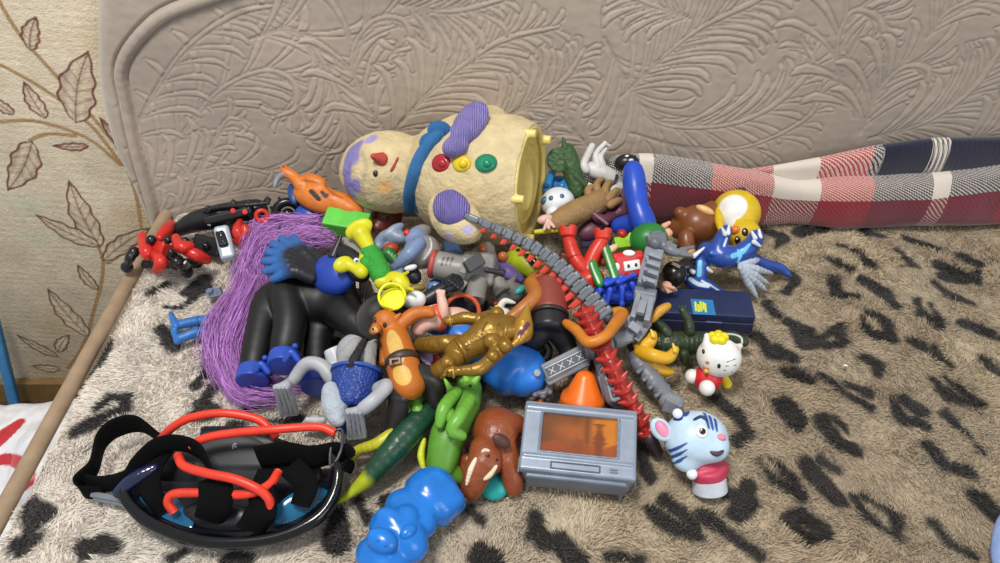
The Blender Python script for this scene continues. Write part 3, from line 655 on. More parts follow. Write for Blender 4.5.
# ---- long black robot vehicle behind it
t = Thing('black_robot_vehicle', 'long black robot vehicle with silver clip and red pegs, next to the red jointed robot', 'toy vehicle')
sh = t.part('shell', [tube([(172, 233, 2.5), (195, 222, 3.4), (222, 216, 4), (256, 211, 4.4)], [5, 10, 12, 12]), box((205, 221, 5.2), (252, 210, 6.0), 4, 4, 1.5), box((197, 243, 1.6), (224, 250, 1.6), 9, 8, 2), ell((225, 226, 3), (262, 226, 3), 15)], '1b1b1f', .35, k=2)
t.part('roof_rack', [tube([(204, 211, 5.5), (222, 207, 6), (246, 205, 6.6), (268, 203, 6.4)], 2), [box((x, y+2, 6), (x+4, y-3, 6.6), 3, 3, 1) for x, y in ((206, 210), (231, 204), (247, 204), (265, 201))]], '202024', .4, k=1)
q, n = t.hit(sh, 211, 225); t.part('emblem', [box(q-RT*.003+n*.001, q+UP*.005+n*.001, 2.2, .8, .3, taper=.3)], 'c9ccd2', .3, vox=.4)
cl = t.part('silver_clip', [box((221, 227, 5.6), (229, 260, 3.4), 7.5, 6, 4)], 'b9c3d2', .3, metal=.3)
t.part('clip_slot', [box(N((219, 229, 5.2), 6), N((224, 246, 4.6), 6), 4.6, 3, 2.5), cut(sph(N((220.5, 234, 5.2), 9), 2.6)), cut(sph(N((222.5, 241, 5.0), 9), 2.6))], '1a1c20', .35, parent=cl, vox=.5)
for p in ([(240, 222, 5), (238, 232, 5), (243, 246, 3.2)], [(236, 241, 4), (246, 236, 4.6), (245, 228, 5.4)]): t.part('red_arm', tube(p, [3.5, 5.5, 4]), 'c22d22', .3)
t.part('red_ring', [tor((262, 216, 6.2), (262.5, 221, 9), 5.5, 2.2), cap((262, 219, 6), 2, (267, 223, 5.6), 3)], 'c22d22', .3)
for p in ((233, 211, 6), (245, 212, 6)): t.part('red_peg', [cyl(W(p), N(p, 6), 3, 2.6, .8)], 'cf332b', .3)
t.done()
t = Thing('black_spiked_wheel', 'spiky glossy black track wheel behind the purple mane, beside the blue ball', 'toy wheel')
t.part('hub', [tor((288, 214, 4.6), (287, 219, 8), 12, 4.5), sph((288, 214, 4.6), 6)], '15161a', .25, k=2)
for i in range(9):
    g = i*.7; t.part('spike', [cap((288+11*math.cos(g), 214+11*math.sin(g), 4.6+1.2*math.sin(g)), 3.5, (288+18*math.cos(g), 214+18*math.sin(g), 5+1.5*math.sin(g)), 1.5)], '1b1c22', .25)
t.done()
# ---- orange beast
t = Thing('orange_beast', 'orange toy beast with dark face markings and a grey claw, left of the snowman', 'toy animal')
ob = t.part('body', [ell((294, 190, 8), (346, 208, 7.4), 14, 12), tube([(334, 200, 8), (348, 204, 7.6), (357, 212, 7)], [8, 7, 7]), ell((302, 178, 9.3), (326, 186, 9.3), 8), tube([(301, 186, 9), (293, 176, 9.6), (284, 172, 10)], [5, 3.6, 4]), ell((337, 203, 8), (360, 213, 7), 8)], 'd4772b', .42, k=4, bump=('noise', 160, .4),
     paint=[('L', [(311, 191), (315, 195), (319, 199)], 2.4, '30221e'), ('L', [(322, 192), (325, 196), (327, 195)], 2.0, '30221e'), ('L', [(326, 186), (334, 194), (342, 198)], 1.2, '9c4f1c'), ('L', [(303, 180), (315, 182), (326, 184)], 1.0, 'a8551e')])
t.part('claw', tube([(286, 173, 10), (278, 178, 9.6), (274.5, 187, 9)], [3.2, 2.6, 1.4]), '7e7f85', .4)
t.part('gill', [ell((291, 184, 8), (295, 204, 7), 5)], '274a86', .4)
for p in ((283, 171, 10.3), (287, 169, 10)): t.part('horn', [cap(p, 2.4, (p[0]-2, p[1]-4, p[2]), 1)], 'cf6a28', .4)
t.done()
t = Thing('blue_ball', 'dark blue ball beneath the orange beast', 'ball'); t.part('ball', [ell((294, 216, 4.6), (328, 218, 4.6), 15), tor((311, 217, 4.6), (312, 224, 5), 15.5, .8)], '2d4fa6', .35, k=1); t.done()
t = Thing('green_block', 'light green plastic block beside the blue ball', 'toy block')
t.part('block', [box((326, 220, 6.6), (369, 227, 6.2), 11, 9, 1.5, up=(0, -.25, 1))], '63c94a', .35, k=0); t.done()
t = Thing('brown_hog', 'dark red-brown toy hog head under the snowman head', 'toy animal')
hg = t.part('head', [ell((371, 214, 5.5), (402, 220, 5), 14), ell((370, 224, 5.2), (386, 231, 4.4), 7), cap((392, 207, 7.5), 4, (397, 200, 8), 2), cap((377, 206, 7.5), 4, (374, 200, 7.6), 2)], '6b2a1e', .4, k=4, bump=('noise', 120, .4))
t.dot('nostril', hg, 374, 229, 1.6, '2c100c'); t.dot('nostril', hg, 379, 230, 1.6, '2c100c'); t.dot('eye', hg, 376, 215, 2, '1c0f0c'); t.dot('eye', hg, 388, 218, 2, '1c0f0c'); t.done()
# ---- grey blue dragon scraps
t = Thing('grey_blue_dragon', 'small grey-blue winged dragon with red chest, right of the dark hog head', 'toy animal')
t.part('body', [tube([(378, 242, 5.2), (388, 236, 6), (402, 238, 6)], [4, 6, 6]), ell((384, 236, 6.5), (404, 224, 7.2), 5, 3), ell((376, 250, 5), (386, 238, 5.6), 5, 3), tube([(388, 246, 5.8), (393, 260, 6.0), (401, 273, 6)], [5, 4.5, 4])], '8494ab', .4, k=3)
t.part('chest', [ell((383, 250, 6.4), (399, 248, 6.6), 7)], 'b4472e', .4); t.part('belly', [cap((389, 254, 7), 7, (397, 262, 6.6), 4)], '2f7a3a', .4, paint=[('L', [(389+i*3, 252+i*2), (386+i*3, 260+i*2)], .7, 'bfd8b0') for i in range(4)])
t.part('mane', [ell((378, 252, 5.6), (386, 268, 5.4), 5)], 'd7858f', .5); t.done()
# ---- green and yellow figure
t = Thing('yellow_green_figure', 'yellow toy figure in a green tunic lying upside down beside the blue horse face', 'toy figure')
Y_ = 'cbc61c'
t.part('body', [cap((382, 282, 10.4), 8, (400, 282, 10.4), 9), ell((388, 274, 11.0), (409, 290, 10.4), 9), cap((366, 256, 11.4), 7, (362, 272, 11.4), 6), cap((370, 250, 12.0), 6, (361, 234, 13.0), 9.5), cap((361, 272, 11.4), 6, (347, 263, 11.8), 5), ell((334, 269, 11.8), (352, 260, 11.8), 8, 6), ell((346, 236, 12.8), (372, 222, 13.8), 9, 4)], Y_, .35, k=3,
       paint=[('S', (399, 287), 1.6, '4b4a10'), ('S', (391, 282), 1.4, '4b4a10')])
t.part('tunic', [cap((371, 254, 11.6), 10.5, (381, 274, 10.8), 11), ell((362, 268, 11.6), (372, 262, 11.6), 9)], '2f9a32', .6, k=4, bump=('scales', 700, .6))
t.part('ear', [cap((402, 276, 11.0), 2.6, (408, 272, 12.0), 1.4), cap((406, 288, 10.4), 2.6, (413, 290, 10.8), 1.4)], Y_, .35); t.done()
# ---- winged pony
t = Thing('winged_pony', 'black winged pony with long purple mane and blue hooves lying at the left', 'toy pony')
KP = '0b0b0d'
pb = t.part('body', [tube([(284, 296, 5.2), (312, 300, 5.6), (342, 306, 5.4)], [20, 22, 19]), tube([(285, 288, 7), (290, 322, 6), (284, 354, 4.6)], [15, 14, 13]), tube([(268, 300, 5.2), (260, 335, 4.2), (253, 370, 3.0)], [14, 12.5, 12]), tube([(338, 308, 6), (354, 322, 6.6), (376, 338, 6.0)], [18, 13, 10]), tube([(322, 312, 4), (318, 342, 3), (317, 378, 1.8)], [13, 11.5, 11]), tube([(336, 300, 6), (338, 282, 6.6), (338, 268, 7.2)], [17, 14, 14])], KP, .5, k=7, vox=1.0)
hd = t.part('head', [ell((320, 262, 9.4), (350, 284, 9.4), 18, 14), ell((314, 270, 8.6), (344, 288, 8.6), 15, 12)], '2140a0', .4, k=9)
mk2 = t.part('mask', [ell((334, 246, 11.2), (366, 268, 11.0), 9, 8), ell((348, 262, 11), (368, 280, 10), 10, 8)], '16171c', .35, k=4, parent=hd)
t.part('helmet', [ell((343, 238, 11.2), (367, 262, 11.0), 6, 7)], '8a8a86', .4)
t.dot('eye', mk2, 356, 262, 3.2, 'cfe2ff', r2=4.6, parent=hd); t.dot('pupil', mk2, 357, 263, 1.8, '1c43a8', r2=3, off=1.4, parent=hd)
t.part('ear', [cap((334, 256, 10.8), 6, (341, 236, 12.4), 1.2)], '1c1c20', .4)
for (a_, b_) in (((285, 354, 5.0), (283, 367, 4.8)), ((254, 368, 3.4), (252, 382, 3.1)), ((318, 372, 2.3), (317, 388, 2.1))):
    t.part('hoof', [cyl(a_, b_, 15.5, 16.5, 2)], '2748ae', .4); 
for p in ((293, 352, 6.2), (263, 364, 4.6)): t.part('hoof_trim', [tube([(p[0]-8, p[1]+8, p[2]), (p[0]-2, p[1], p[2]+.6), (p[0]+5, p[1]+8, p[2])], 3), sph((p[0]+2, p[1]-6, p[2]+.6), 3)], '2748ae', .4, k=1.5)
wg = [ell((296, 250, 9.2), (322, 278, 8.8), 17, 5)]; tips = [(293, 238), (282, 239), (273, 244), (268, 252), (265, 261), (267, 271), (274, 279)]
for i, (u, v) in enumerate(tips): wg.append(tube([(316-i*.8, 268+i*1.6, 9.4), ((314+u)/2-1, (268+v)/2-2, 10.2), (u, v, 9.6-.15*i)], [6.5, 6.2, 4.2]))
t.part('wing', wg, '1b1d24', .42, k=.9, vox=.7, paint=[('S', (u+2, v), 15, '2a66ac', 0, 16) for u, v in tips])
def hair(thing, name, guides, n, rad, spread, col, seed, parent=None, rough=.35):
    """bundle of fine strands following thick guide paths (photo points); spread in pixels"""
    r = np.random.RandomState(seed); Vs, Fs, Cs = [], [], []; k = 0
    for i in range(n):
        g = guides[r.randint(len(guides))]; pts = []; o = r.normal(size=3); o = o/np.linalg.norm(o)*math.sqrt(r.uniform(.05, 1)); o2 = o+r.normal(size=3)*.3; ph = r.uniform(0, 6.28)
        a0, a1 = r.uniform(0, .18), r.uniform(.8, 1)
        sp = spline(g, 10); kk = np.linspace(a0, a1, 14)*(len(sp)-1)
        for j, u in enumerate(kk):
            q = sp[int(u)]+(sp[min(int(u)+1, len(sp)-1)]-sp[int(u)])*(u-int(u)); f = j/13; w_ = spread*(1-.15*abs(2*f-1))*S(q); oo = o*(1-f)+o2*f
            z = q+oo*w_*np.array([1, 1, .8])+np.array([math.sin(f*9+ph), math.cos(f*7+ph), math.sin(f*11+ph)])*.0019; z[2] = max(z[2], Z0+.001); pts.append(z)
        pts = np.array(pts); T = np.gradient(pts, axis=0); T /= np.linalg.norm(T, axis=1)[:, None]+1e-9
        u_ = np.cross(T, unit(r.normal(size=3))); u_ /= np.linalg.norm(u_, axis=1)[:, None]+1e-9; v_ = np.cross(T, u_)
        rr = rad*r.uniform(.7, 1.2)*np.array([1]*13+[.3])[:, None]
        ring = np.stack([pts+rr*(math.cos(q)*u_+math.sin(q)*v_) for q in (0, 2.09, 4.19)], 1); Vs.append(ring.reshape(-1, 3)); Fs.append(grid_faces(14, 3, False, True)+k); k += 42
        Cs.append(np.tile(lin(C(col))*np.exp(r.normal()*.33)+r.uniform(0, .05), (42, 1)))
    return thing.add(name, np.concatenate(Vs), np.concatenate(Fs), mat(None, rough, None, vary=.05), True, np.concatenate(Cs), parent, kind='stuff')
hair(t, 'mane', [[(328, 228, 4.5), (296, 232, 5), (268, 238, 5), (252, 262, 4.2), (242, 284, 3)], [(268, 236, 5), (256, 262, 4), (262, 290, 3)], [(330, 240, 6.5), (300, 238, 6.5), (276, 246, 6.5)], [(320, 224, 6), (296, 226, 5.6), (262, 230, 4.5), (250, 250, 4)],
               [(252, 262, 4), (240, 296, 3), (222, 330, 2.2), (220, 360, 1.4), (236, 388, 1)], [(256, 280, 4), (238, 320, 2.8), (228, 356, 1.6), (244, 392, 1), (282, 396, .8)], [(250, 280, 3), (222, 316, 2.4), (216, 350, 1.5), (228, 380, 1)], [(262, 300, 2.6), (244, 350, 1.6), (252, 384, .8), (300, 390, .7)]], 3000, .00032, 15, 'bb80ca', 3, rough=.28)
t.done()
t = Thing('blue_doll', 'small blue doll with only its legs and boots sticking out from under the purple mane', 'doll')
t.part('legs', [tube([(230, 322, 1.2), (200, 321, 1.2), (178, 325, 1.1)], [6, 5, 4.2]), tube([(230, 334, 1.2), (200, 332, 1.2), (182, 338, 1.1)], [6, 5, 4.2]), cap((176, 326, 1.3), 4.2, (171, 314, 1.4), 2.6), cap((180, 338, 1.2), 4, (178, 341, 1), 3.4), cap((174, 330, 1), 3.6, (177, 341, 1), 3)], '2c6db4', .4, k=2)
t.part('boot_cuff', [tor((199, 321.5, 1.2), (185, 324, 1.1), 5.2, 1), tor((200, 332.5, 1.2), (186, 336, 1.1), 5.2, 1)], '2560a2', .4); t.done()
t = Thing('grey_scrap', 'small speckled grey-blue toy scrap poking out left of the purple mane', 'toy part')
t.part('scrap', [box((207, 294, .9), (222, 291, 1), 4.5, 4, 1), sph((210, 291, 1.5), 3)], '7d87a0', .5, k=1.5, bump=('scales', 500, .9)); t.done()
# ---- grey robot dog
t = Thing('grey_robot_dog', 'grey robot dog with red nose and slotted chest lying on its back', 'toy dog')
G1, BG = '8e8a86', '7387ab'
hd = t.part('head', [ell((404, 258, 9), (440, 246, 9), 17), ell((406, 242, 9.6), (430, 228, 9.6), 9)], G1, .4, k=5, paint=[(sph((411, 237, 10.5), 16), BG), ('L', [(398, 268), (412, 266), (424, 259), (431, 248), (430, 238)], .9, 'e6e6e6'), ('S', (417, 245), 6.5, '56688c')])
t.part('muzzle', tube([(420, 243, 11), (409, 254, 10.6), (396, 266, 9.4)], [6, 7, 4]), BG, .4); t.dot('nose', hd, 407, 233, 4, 'cf2f2a', fl=.9, rough=.2)
t.dot('eye', hd, 416, 244, 4, '3d4a66', r2=5, off=2)
t.part('collar', [tor((433, 264, 8.6), (448, 267, 8.4), 12, 3)], 'b34a44', .5)
bd = t.part('body', [cyl((434, 264, 8.6), (466, 271, 8.2), 14, 16, 5), box((462, 268, 8.4), (494, 270, 8), 17, 13, 5), box((484, 252, 8.4), (488, 270, 8), 11, 11, 3)], G1, .4, k=3, paint=[('L', [(444+i*4.4, 257.5), (441.5+i*4.4, 265)], .9, '3c3a38') for i in range(3)])
t.part('leg', [cyl((479, 280, 8), (474, 301, 7.4), 9.5, 10.5, 2.5), tor((475, 298, 7.5), (474, 306, 7), 9.8, 1)], '86827e', .4, k=1); t.part('leg', [cyl((489, 258, 9), (484, 246, 9.4), 8, 8, 2)], '86827e', .4)
t.part('leg', [cyl((496, 280, 7), (504, 294, 6.4), 8, 9, 2)], '86827e', .4); t.part('leg', [box((456, 280, 8), (466, 288, 7.6), 6, 6, 2)], '8d8985', .4)
t.part('hatch', [box((466, 268, 10.8), (482, 258, 11), 6.5, 4, 2)], '4b4b4d', .45); t.part('panel', [box((462, 268, 10), (468, 270, 10), 5, 5, 1.5)], '97938f', .4)
t.part('pistol', [cap((487, 270, 10.8), 3, (503, 273, 10.4), 2.6), cyl((500, 272, 10.6), (505, 274, 10.4), 4, 4, 1)], '2c2c30', .35, k=1)
t.part('pack', [cyl((446, 252, 7.6), (460, 246, 8.2), 11, 11.5, 3)], '6d8fc4', .35); t.part('back_plate', [ell((428, 284, 6.4), (444, 290, 6), 8)], '6d8fc4', .35)
t.part('tag', [sph((438, 247, 8.8), 4.6)], 'c9813d', .4); t.done()
t = Thing('orange_bead', 'round orange-brown bead right of the grey robot dog', 'ball'); t.part('bead', [sph((503, 257, 8), 5.5), cap((482, 247, 10.2), 3.6, (483, 249, 10.2), 3.6)], 'c06a3c', .35, k=1); t.done()
t = Thing('purple_curl', 'lilac curved plastic piece right of the grey robot dog', 'toy part'); t.part('piece', tube([(498, 264, 6.5), (508, 272, 6.8), (520, 279, 6.4)], [6, 7.5, 4]), '8d77c2', .4); t.done()
t = Thing('lime_car', 'olive lime toy car with dark windows under the grey tail', 'toy car')
t.part('body', [ell((507, 254, 6), (544, 274, 5.8), 13), box((512, 256, 6), (538, 270, 6), 11, 8, 3)], 'a3b023', .35, k=3, paint=[('E', (524, 254), (537, 266), 4, '16180f'), ('S', (518, 250), 2.6, '16180f')]); t.part('window', [ell((526, 254, 8.0), (539, 266, 7.6), 4)], '15170f', .2); t.done()
t = Thing('dark_captain', 'small black figure with a white cap left of the grey robot dog legs', 'toy figure')
t.part('body', [ell((406, 268, 8), (419, 282, 7.4), 8)], '22242c', .4); t.part('cap', [ell((404, 269, 9.2), (417, 266, 9.2), 3.4)], 'e8e8ea', .4); t.part('feet', [ell((404, 290, 7), (426, 287, 7), 4.4)], '8a7330', .45); t.done()
t = Thing('yellow_cup', 'bright yellow cup ring with hollow middle beside the black hat', 'cup')
t.part('cup', [cyl((394, 302, 10.2), N((392, 297, 10.8), 2), 12.5, 13.5, 1), cut(cyl((394, 300, 10.7), N((392, 294, 11.4), 8), 10.6, 11, 1))], 'e2e01e', .3, k=0); t.part('rim', [tor(N((392, 296.5, 10.9), 2), unit(CAM-W((392, 294, 10.9))), 13, 1.4)], 'e8e632', .3); t.done()
t = Thing('white_egg', 'white plastic egg behind the black fist', 'egg'); t.part('egg', [ell((402, 302, 8.6), (426, 298, 8.8), 9.5)], 'e4e4e2', .35); t.done()
t = Thing('bark_stump', 'rough grey-brown bark stump toy left of the yellow cup', 'toy part'); t.part('stump', [tube([(365, 284, 5.6), (368, 298, 5.6), (373, 310, 5)], [6, 7, 6])], '7a7060', .8, bump=('wave', 90, 1.)); t.part('berry', [sph((357, 306, 5), 5)], '8c2620', .3); t.done()
t = Thing('black_arm_figure', 'black figure with its clenched arm stretched out across the middle of the heap', 'toy figure')
t.part('body', [tube([(378, 318, 5.4), (402, 309, 6.6), (426, 300, 7.6), (444, 288, 8.4)], [10, 8, 7.5, 6]), ell((372, 330, 4.6), (400, 312, 5.4), 12)], '1e2026', .38, k=3)
fs_ = [ell((444, 288, 8.6), (462, 278, 8.8), 9, 8)]+[cap((453+i*3, 275.5+i*2.6, 10.2), 2.4, (449+i*3, 281+i*2.2, 10.4), 2.2) for i in range(4)]+[cap((448, 290, 9.6), 2.6, (455, 287, 10), 2.2)]
t.part('fist', fs_, '22252c', .36, k=.6, vox=.5); t.part('cuff', [tor((437, 293, 8), (447, 286, 8.5), 7.4, 1.6)], '2a2d34', .36); t.done()
# ================================================================ toys: middle and right of the heap
# ---- baby figure
t = Thing('baby_figure', 'pink baby figure in an orange-red suit lying under the gold figure arm', 'toy figure')
PK = 'e2b3a2'
t.part('body', [ell((438, 316, 7), (474, 320, 6.4), 11, 9), tube([(444, 318, 8), (443, 306, 9), (441, 297, 9.6)], [5, 4, 3.4]), [cap((441, 297, 9.6), 2, (437+i*2.4, 291.5-(i == 1), 9.9), 1.3) for i in range(4)], tube([(440, 322, 7.4), (428, 322, 8), (417, 329, 7.4)], [8, 7.5, 6]), ell((413, 324, 7.2), (423, 334, 7.2), 6), cap((436, 310, 8), 6, (424, 311, 8), 4)], PK, .5, k=3, vox=.7)
t.part('suit', [ell((429, 321, 7.8), (447, 316, 7.8), 14, 9)], 'cf4f30', .4, k=3); t.part('hood_rim', [tor(N((462, 312, 6.6), 6), (463, 318, 12), 17, 2.2)], 'cd5a35', .45); t.done()
# ---- orange cat with hat and boots
t = Thing('orange_cat_figure', 'orange cat figure with black brimmed hat, brown belt and dark boots lying face up', 'toy cat')
OC = 'b8651a'
cb = t.part('body', [ell((374, 317, 9.6), (398, 327, 9), 12.5, 11), cap((376, 328, 10), 5.5, (373, 331, 9.6), 4), tube([(394, 332, 8.4), (400, 356, 8), (409, 384, 7)], [12, 15, 16.5]), tube([(401, 324, 9), (414, 314, 9.6), (430, 312, 9.6)], [6, 5.5, 4.4]), ell((425, 309, 9.6), (434, 316, 9.6), 4.6), cap((386, 334, 7), 6, (384, 362, 6), 5), cap((402, 388, 6.4), 12, (398, 396, 6), 10)], OC, .5, k=4, vox=.7, bump=('noise', 200, .3),
     paint=[('E', (390, 330), (401, 364), 7.5, 'd2aa5a', 1), ('E', (396, 366), (408, 384), 9, 'd8aa52', 1), ('S', (374, 331), 4, 'dfae6c', 1)])
t.dot('eye', cb, 375, 320, 2.2, '2a2a18', r2=3); t.dot('eye', cb, 385, 325, 2, '2a2a18', r2=2.8); t.dot('nose', cb, 373, 329, 1.4, '46261c')
for p in ((388, 313, 10), (396, 318, 9.8)): t.part('ear', [cap(p, 3.6, (p[0]+4, p[1]-4, p[2]+.3), 1.2)], OC, .5)
c_ = W((402, 361, 8)); t.part('belt', [tor(c_, W((409, 384, 7))-W((394, 332, 8.4)), 15.2, 2.2, sq=2.0)], '3a2a22', .45); q, n = t.hit(cb, 396, 363, 2); t.part('buckle', [box(q-RT*.006, q+RT*.006+UP*.002, 4.2, 1.6, .8, up=n), cut(box(q-RT*.003, q+RT*.003, 2, 9, .3, up=n))], '4f3a28', .35, vox=.5, k=0)
t.part('boot', [tube([(412, 374, 7.4), (432, 380, 6.6), (437, 402, 4.6)], [12, 11, 9]), ell((428, 398, 4.6), (450, 404, 3.6), 7)], '26231f', .35, k=3); t.part('boot', [tube([(401, 392, 6.4), (398, 410, 5), (393, 428, 3.4)], [12, 10, 8]), tor((400, 399, 5.8), (398, 412, 5), 11.5, 1.6)], '26231f', .35, k=2)
t.part('hat_brim', [ell((357, 330, 8.2), (410, 304, 8.0), 24, 4)], '1d1c1b', .6); t.part('hat_crown', [ell((364, 322, 8.0), (392, 304, 8.8), 14, 11)], '232120', .6); t.done()
# ---- gold warrior
t = Thing('gold_warrior', 'golden muscular warrior figure with pointed hood lying across the blue bottle', 'toy figure')
GD = '8f6c28'
gb = [tube([(508, 330, 9.4), (492, 333, 9.6), (472, 345, 9), (456, 352, 8.4)], [15, 19, 14, 12]), tube([(458, 344, 8.4), (440, 345, 8), (421, 345, 7)], [10, 9.5, 7.5]), tube([(458, 356, 8.4), (446, 366, 8.4), (432, 374, 7)], [10, 9, 7.5]), tube([(496, 316, 9.6), (478, 319, 10), (464, 318, 10), (450, 321, 9.6)], [8, 5.6, 6.2, 4.2]), ell((443, 319, 9.6), (453, 323, 9.8), 4.6),
      tube([(502, 346, 9.8), (490, 360, 9.6), (478, 369, 9.4), (460, 371, 9.2)], [9.5, 6.4, 6.8, 4.6]), ell((443, 373, 9.2), (461, 370, 9.2), 5.4), tube([(504, 332, 10), (520, 333, 10.4)], [9, 9])]
gb += [ell(N((503, 320, 9.6), 12), N((489, 330, 9.6), 10), 8, 6), ell(N((500, 338, 9.6), 12), N((484, 344, 9.6), 10), 8, 6)]+[sph(N((479-i*6, 333+i*4.2+sg*4.4, 9.2), 8-i*.6), 5.2) for i in range(3) for sg in (-1, 1)]+[sph((497, 314, 10.2), 7.5), sph((505, 346, 10.4), 8), ell((455, 342, 8.8), (436, 343, 8.4), 8), ell((454, 358, 9), (442, 368, 8.8), 8), sph((486, 317, 10.4), 5.6), sph((493, 356, 10.2), 6.2)]+[cap((446-i*.8, 371+i*2, 9.9), 1.8, (443-i*.8, 374+i*2, 9.3), 1.6) for i in range(3)]
g_ = t.part('body', gb, GD, .33, k=1.3, vox=.6, metal=.45, bump=('noise', 160, .5), paint=[('L', [(499, 324), (484, 337), (466, 346)], .8, '5e451a'), ('L', [(487, 322), (482, 334), (488, 348)], .8, '5e451a')])
hdp = t.part('head', [ell((512, 330, 10.4), (533, 333, 10.6), 11.5, 11), cap((524, 322, 11), 9, (528, 304, 12), 1.2), cap((519, 340, 10.4), 5, (513, 345, 10.2), 3)], 'b08631', .32, k=4, vox=.6, metal=.5, paint=[(box(N((519, 335, 10.6), 10), N((530, 322, 11), 10), 2.4, 5, 1), '6e4456'), (box(N((520, 336, 10.6), 10), N((530, 338, 10.6), 10), 2.4, 5, 1), '6e4456')])
for p in ((450, 321, 9.8), (453, 372, 9.3)): t.part('cuff', [tor(p, (p[0]+8, p[1]-1, p[2]), 5.2, 1.4)], 'b98f3a', .3, metal=.5)
t.part('belt', [tor((462, 350, 8.7), (480, 340, 9.2), 13, 1.6, sq=1.6)], '8a6626', .35, metal=.5); t.done()
# ---- blue bottle
t = Thing('blue_bottle', 'glossy bright blue plastic bottle lying under the gold warrior', 'bottle')
BB = '2f7fe0'
t.part('bottle', [cyl((494, 360, 4.2), (520, 379, 3.6), 24, 24, 7), ell((438, 322, 4.8), (480, 352, 4.4), 18), cap((462, 345, 4.4), 12, (498, 363, 4.2), 17), ell((506, 352, 4), (538, 390, 3.4), 25, 22)], BB, .28, k=6, sub=.1); t.part('cap', [cyl((430, 318, 4.8), (440, 323, 4.8), 14, 14, 2)], '3a86e6', .3); t.done()
# ---- brown strongman
t = Thing('strongman_figure', 'brown muscular figure in red vest and black trousers lying face down', 'toy figure')
t.part('body', [ell((526, 282, 8.4), (566, 280, 8.4), 13, 11), tube([(532, 284, 8.8), (536, 296, 9), (524, 308, 8.6), (512, 317, 8)], [8, 6.5, 6, 4.5]), sph((511, 318, 8), 5.5), ell((536, 270, 8), (556, 280, 8.2), 10), tube([(563, 288, 8), (569, 304, 7.6)], [7, 5])], 'a9652a', .42, k=4)
t.part('vest', [cyl((549, 284, 8.2), (550, 318, 7.6), 20, 17, 7)], '84382c', .5, k=2); t.part('trousers', [cyl((549, 314, 7.6), (549, 334, 7), 18, 19, 6), tube([(541, 332, 6.6), (530, 342, 5.4), (520, 342, 4.4)], [11, 9, 8]), tube([(558, 330, 6.6), (566, 344, 5), (570, 358, 4)], [11, 9, 8])], '1b1c20', .4, k=4); t.part('belt', [tor((549, 316, 7.6), (549, 330, 7.2), 18.4, 1.5, sq=1.6)], '2a1c18', .45); t.part('collar', [ell((515, 294, 7.8), (526, 286, 8), 4)], '2f9690', .4); t.done()
t = Thing('grey_wolf_head', 'grey furry wolf head between the robot dog and the strongman', 'toy animal'); t.part('head', [ell((494, 298, 5.4), (524, 290, 5.8), 13), cap((510, 284, 6.8), 4, (516, 276, 7.6), 1.4), cap((500, 290, 6.6), 4, (502, 280, 7.4), 1.4)], '77756f', .8, k=4, bump=('noise', 120, .9)); t.part('nose', [sph((496, 304, 6.4), 3)], '8c2a28', .3); t.done()
t = Thing('horned_skull', 'tiny white skull with a curved horn beside the strongman fist', 'toy part'); t.part('skull', [ell((499, 312, 7), (510, 318, 7), 7), tube([(499, 308, 7.4), (505, 301, 8), (515, 303, 8)], [3, 2.6, 1])], 'd7d6cc', .5, k=2); t.part('gem', [sph((497, 308, 7.6), 3)], 'd9cc30', .4); t.done()
# ---- grey segmented dragon tail with red teeth
t = Thing('segmented_tail', 'long grey segmented plastic tail with red teeth curving over the heap', 'toy part')
path = spline([(466, 216, 15.4), (486, 224, 15.0), (512, 236, 13.8), (540, 251, 12.2), (562, 268, 10.8), (580, 287, 9.8), (597, 305, 8.8), (608, 318, 8.2)], 14)
cum = np.concatenate([[0], np.cumsum(np.linalg.norm(np.diff(path, axis=0), axis=1))]); L = cum[-1]
at_ = lambda s: np.array([np.interp(s*L, cum, path[:, i]) for i in range(3)])
t.part('core', [cap(at_(i/24), 2.6+i*.12, at_((i+1)/24), 2.7+i*.12) for i in range(24)], '4c4f55', .5, k=1)
ns = 17
for i in range(ns):
    f0, f1 = (i/ns)**.86+.003, ((i+.93)/ns)**.86; a, b = at_(f0), at_(f1); w_ = 4.2+5.6*min(1, f0*1.4); x, y, z = basis(a, b)
    t.part('segment', [box(a, b, w_, w_*.8, 2.4, taper=.84), box(a+z*w_*.6*S(a)-y*w_*.5*S(a), a+z*w_*.6*S(a)+y*w_*.5*S(a)+x*.0004, 1.6, 2.4, .8)], '72777d', .36, k=1.5, vox=.75, metal=.25)
    if i > 0:
        m_ = (a+b)/2; dn = -y if y[2] > 0 else y; t.part('tooth', [cap(m_+dn*w_*.7*S(a), 2.4+f0*1.6, m_+dn*(w_*1.15+3+9*f0)*S(a)-x*.002, .9+f0*1.0), cap(m_+dn*w_*.7*S(a)+x*.0016, 2.0+f0*1.4, m_+dn*(w_*1.1+2+8.5*f0)*S(a)+x*.001, .8+f0*.9)], 'cf4a3c', .4, k=1, vox=.7)
t.done()
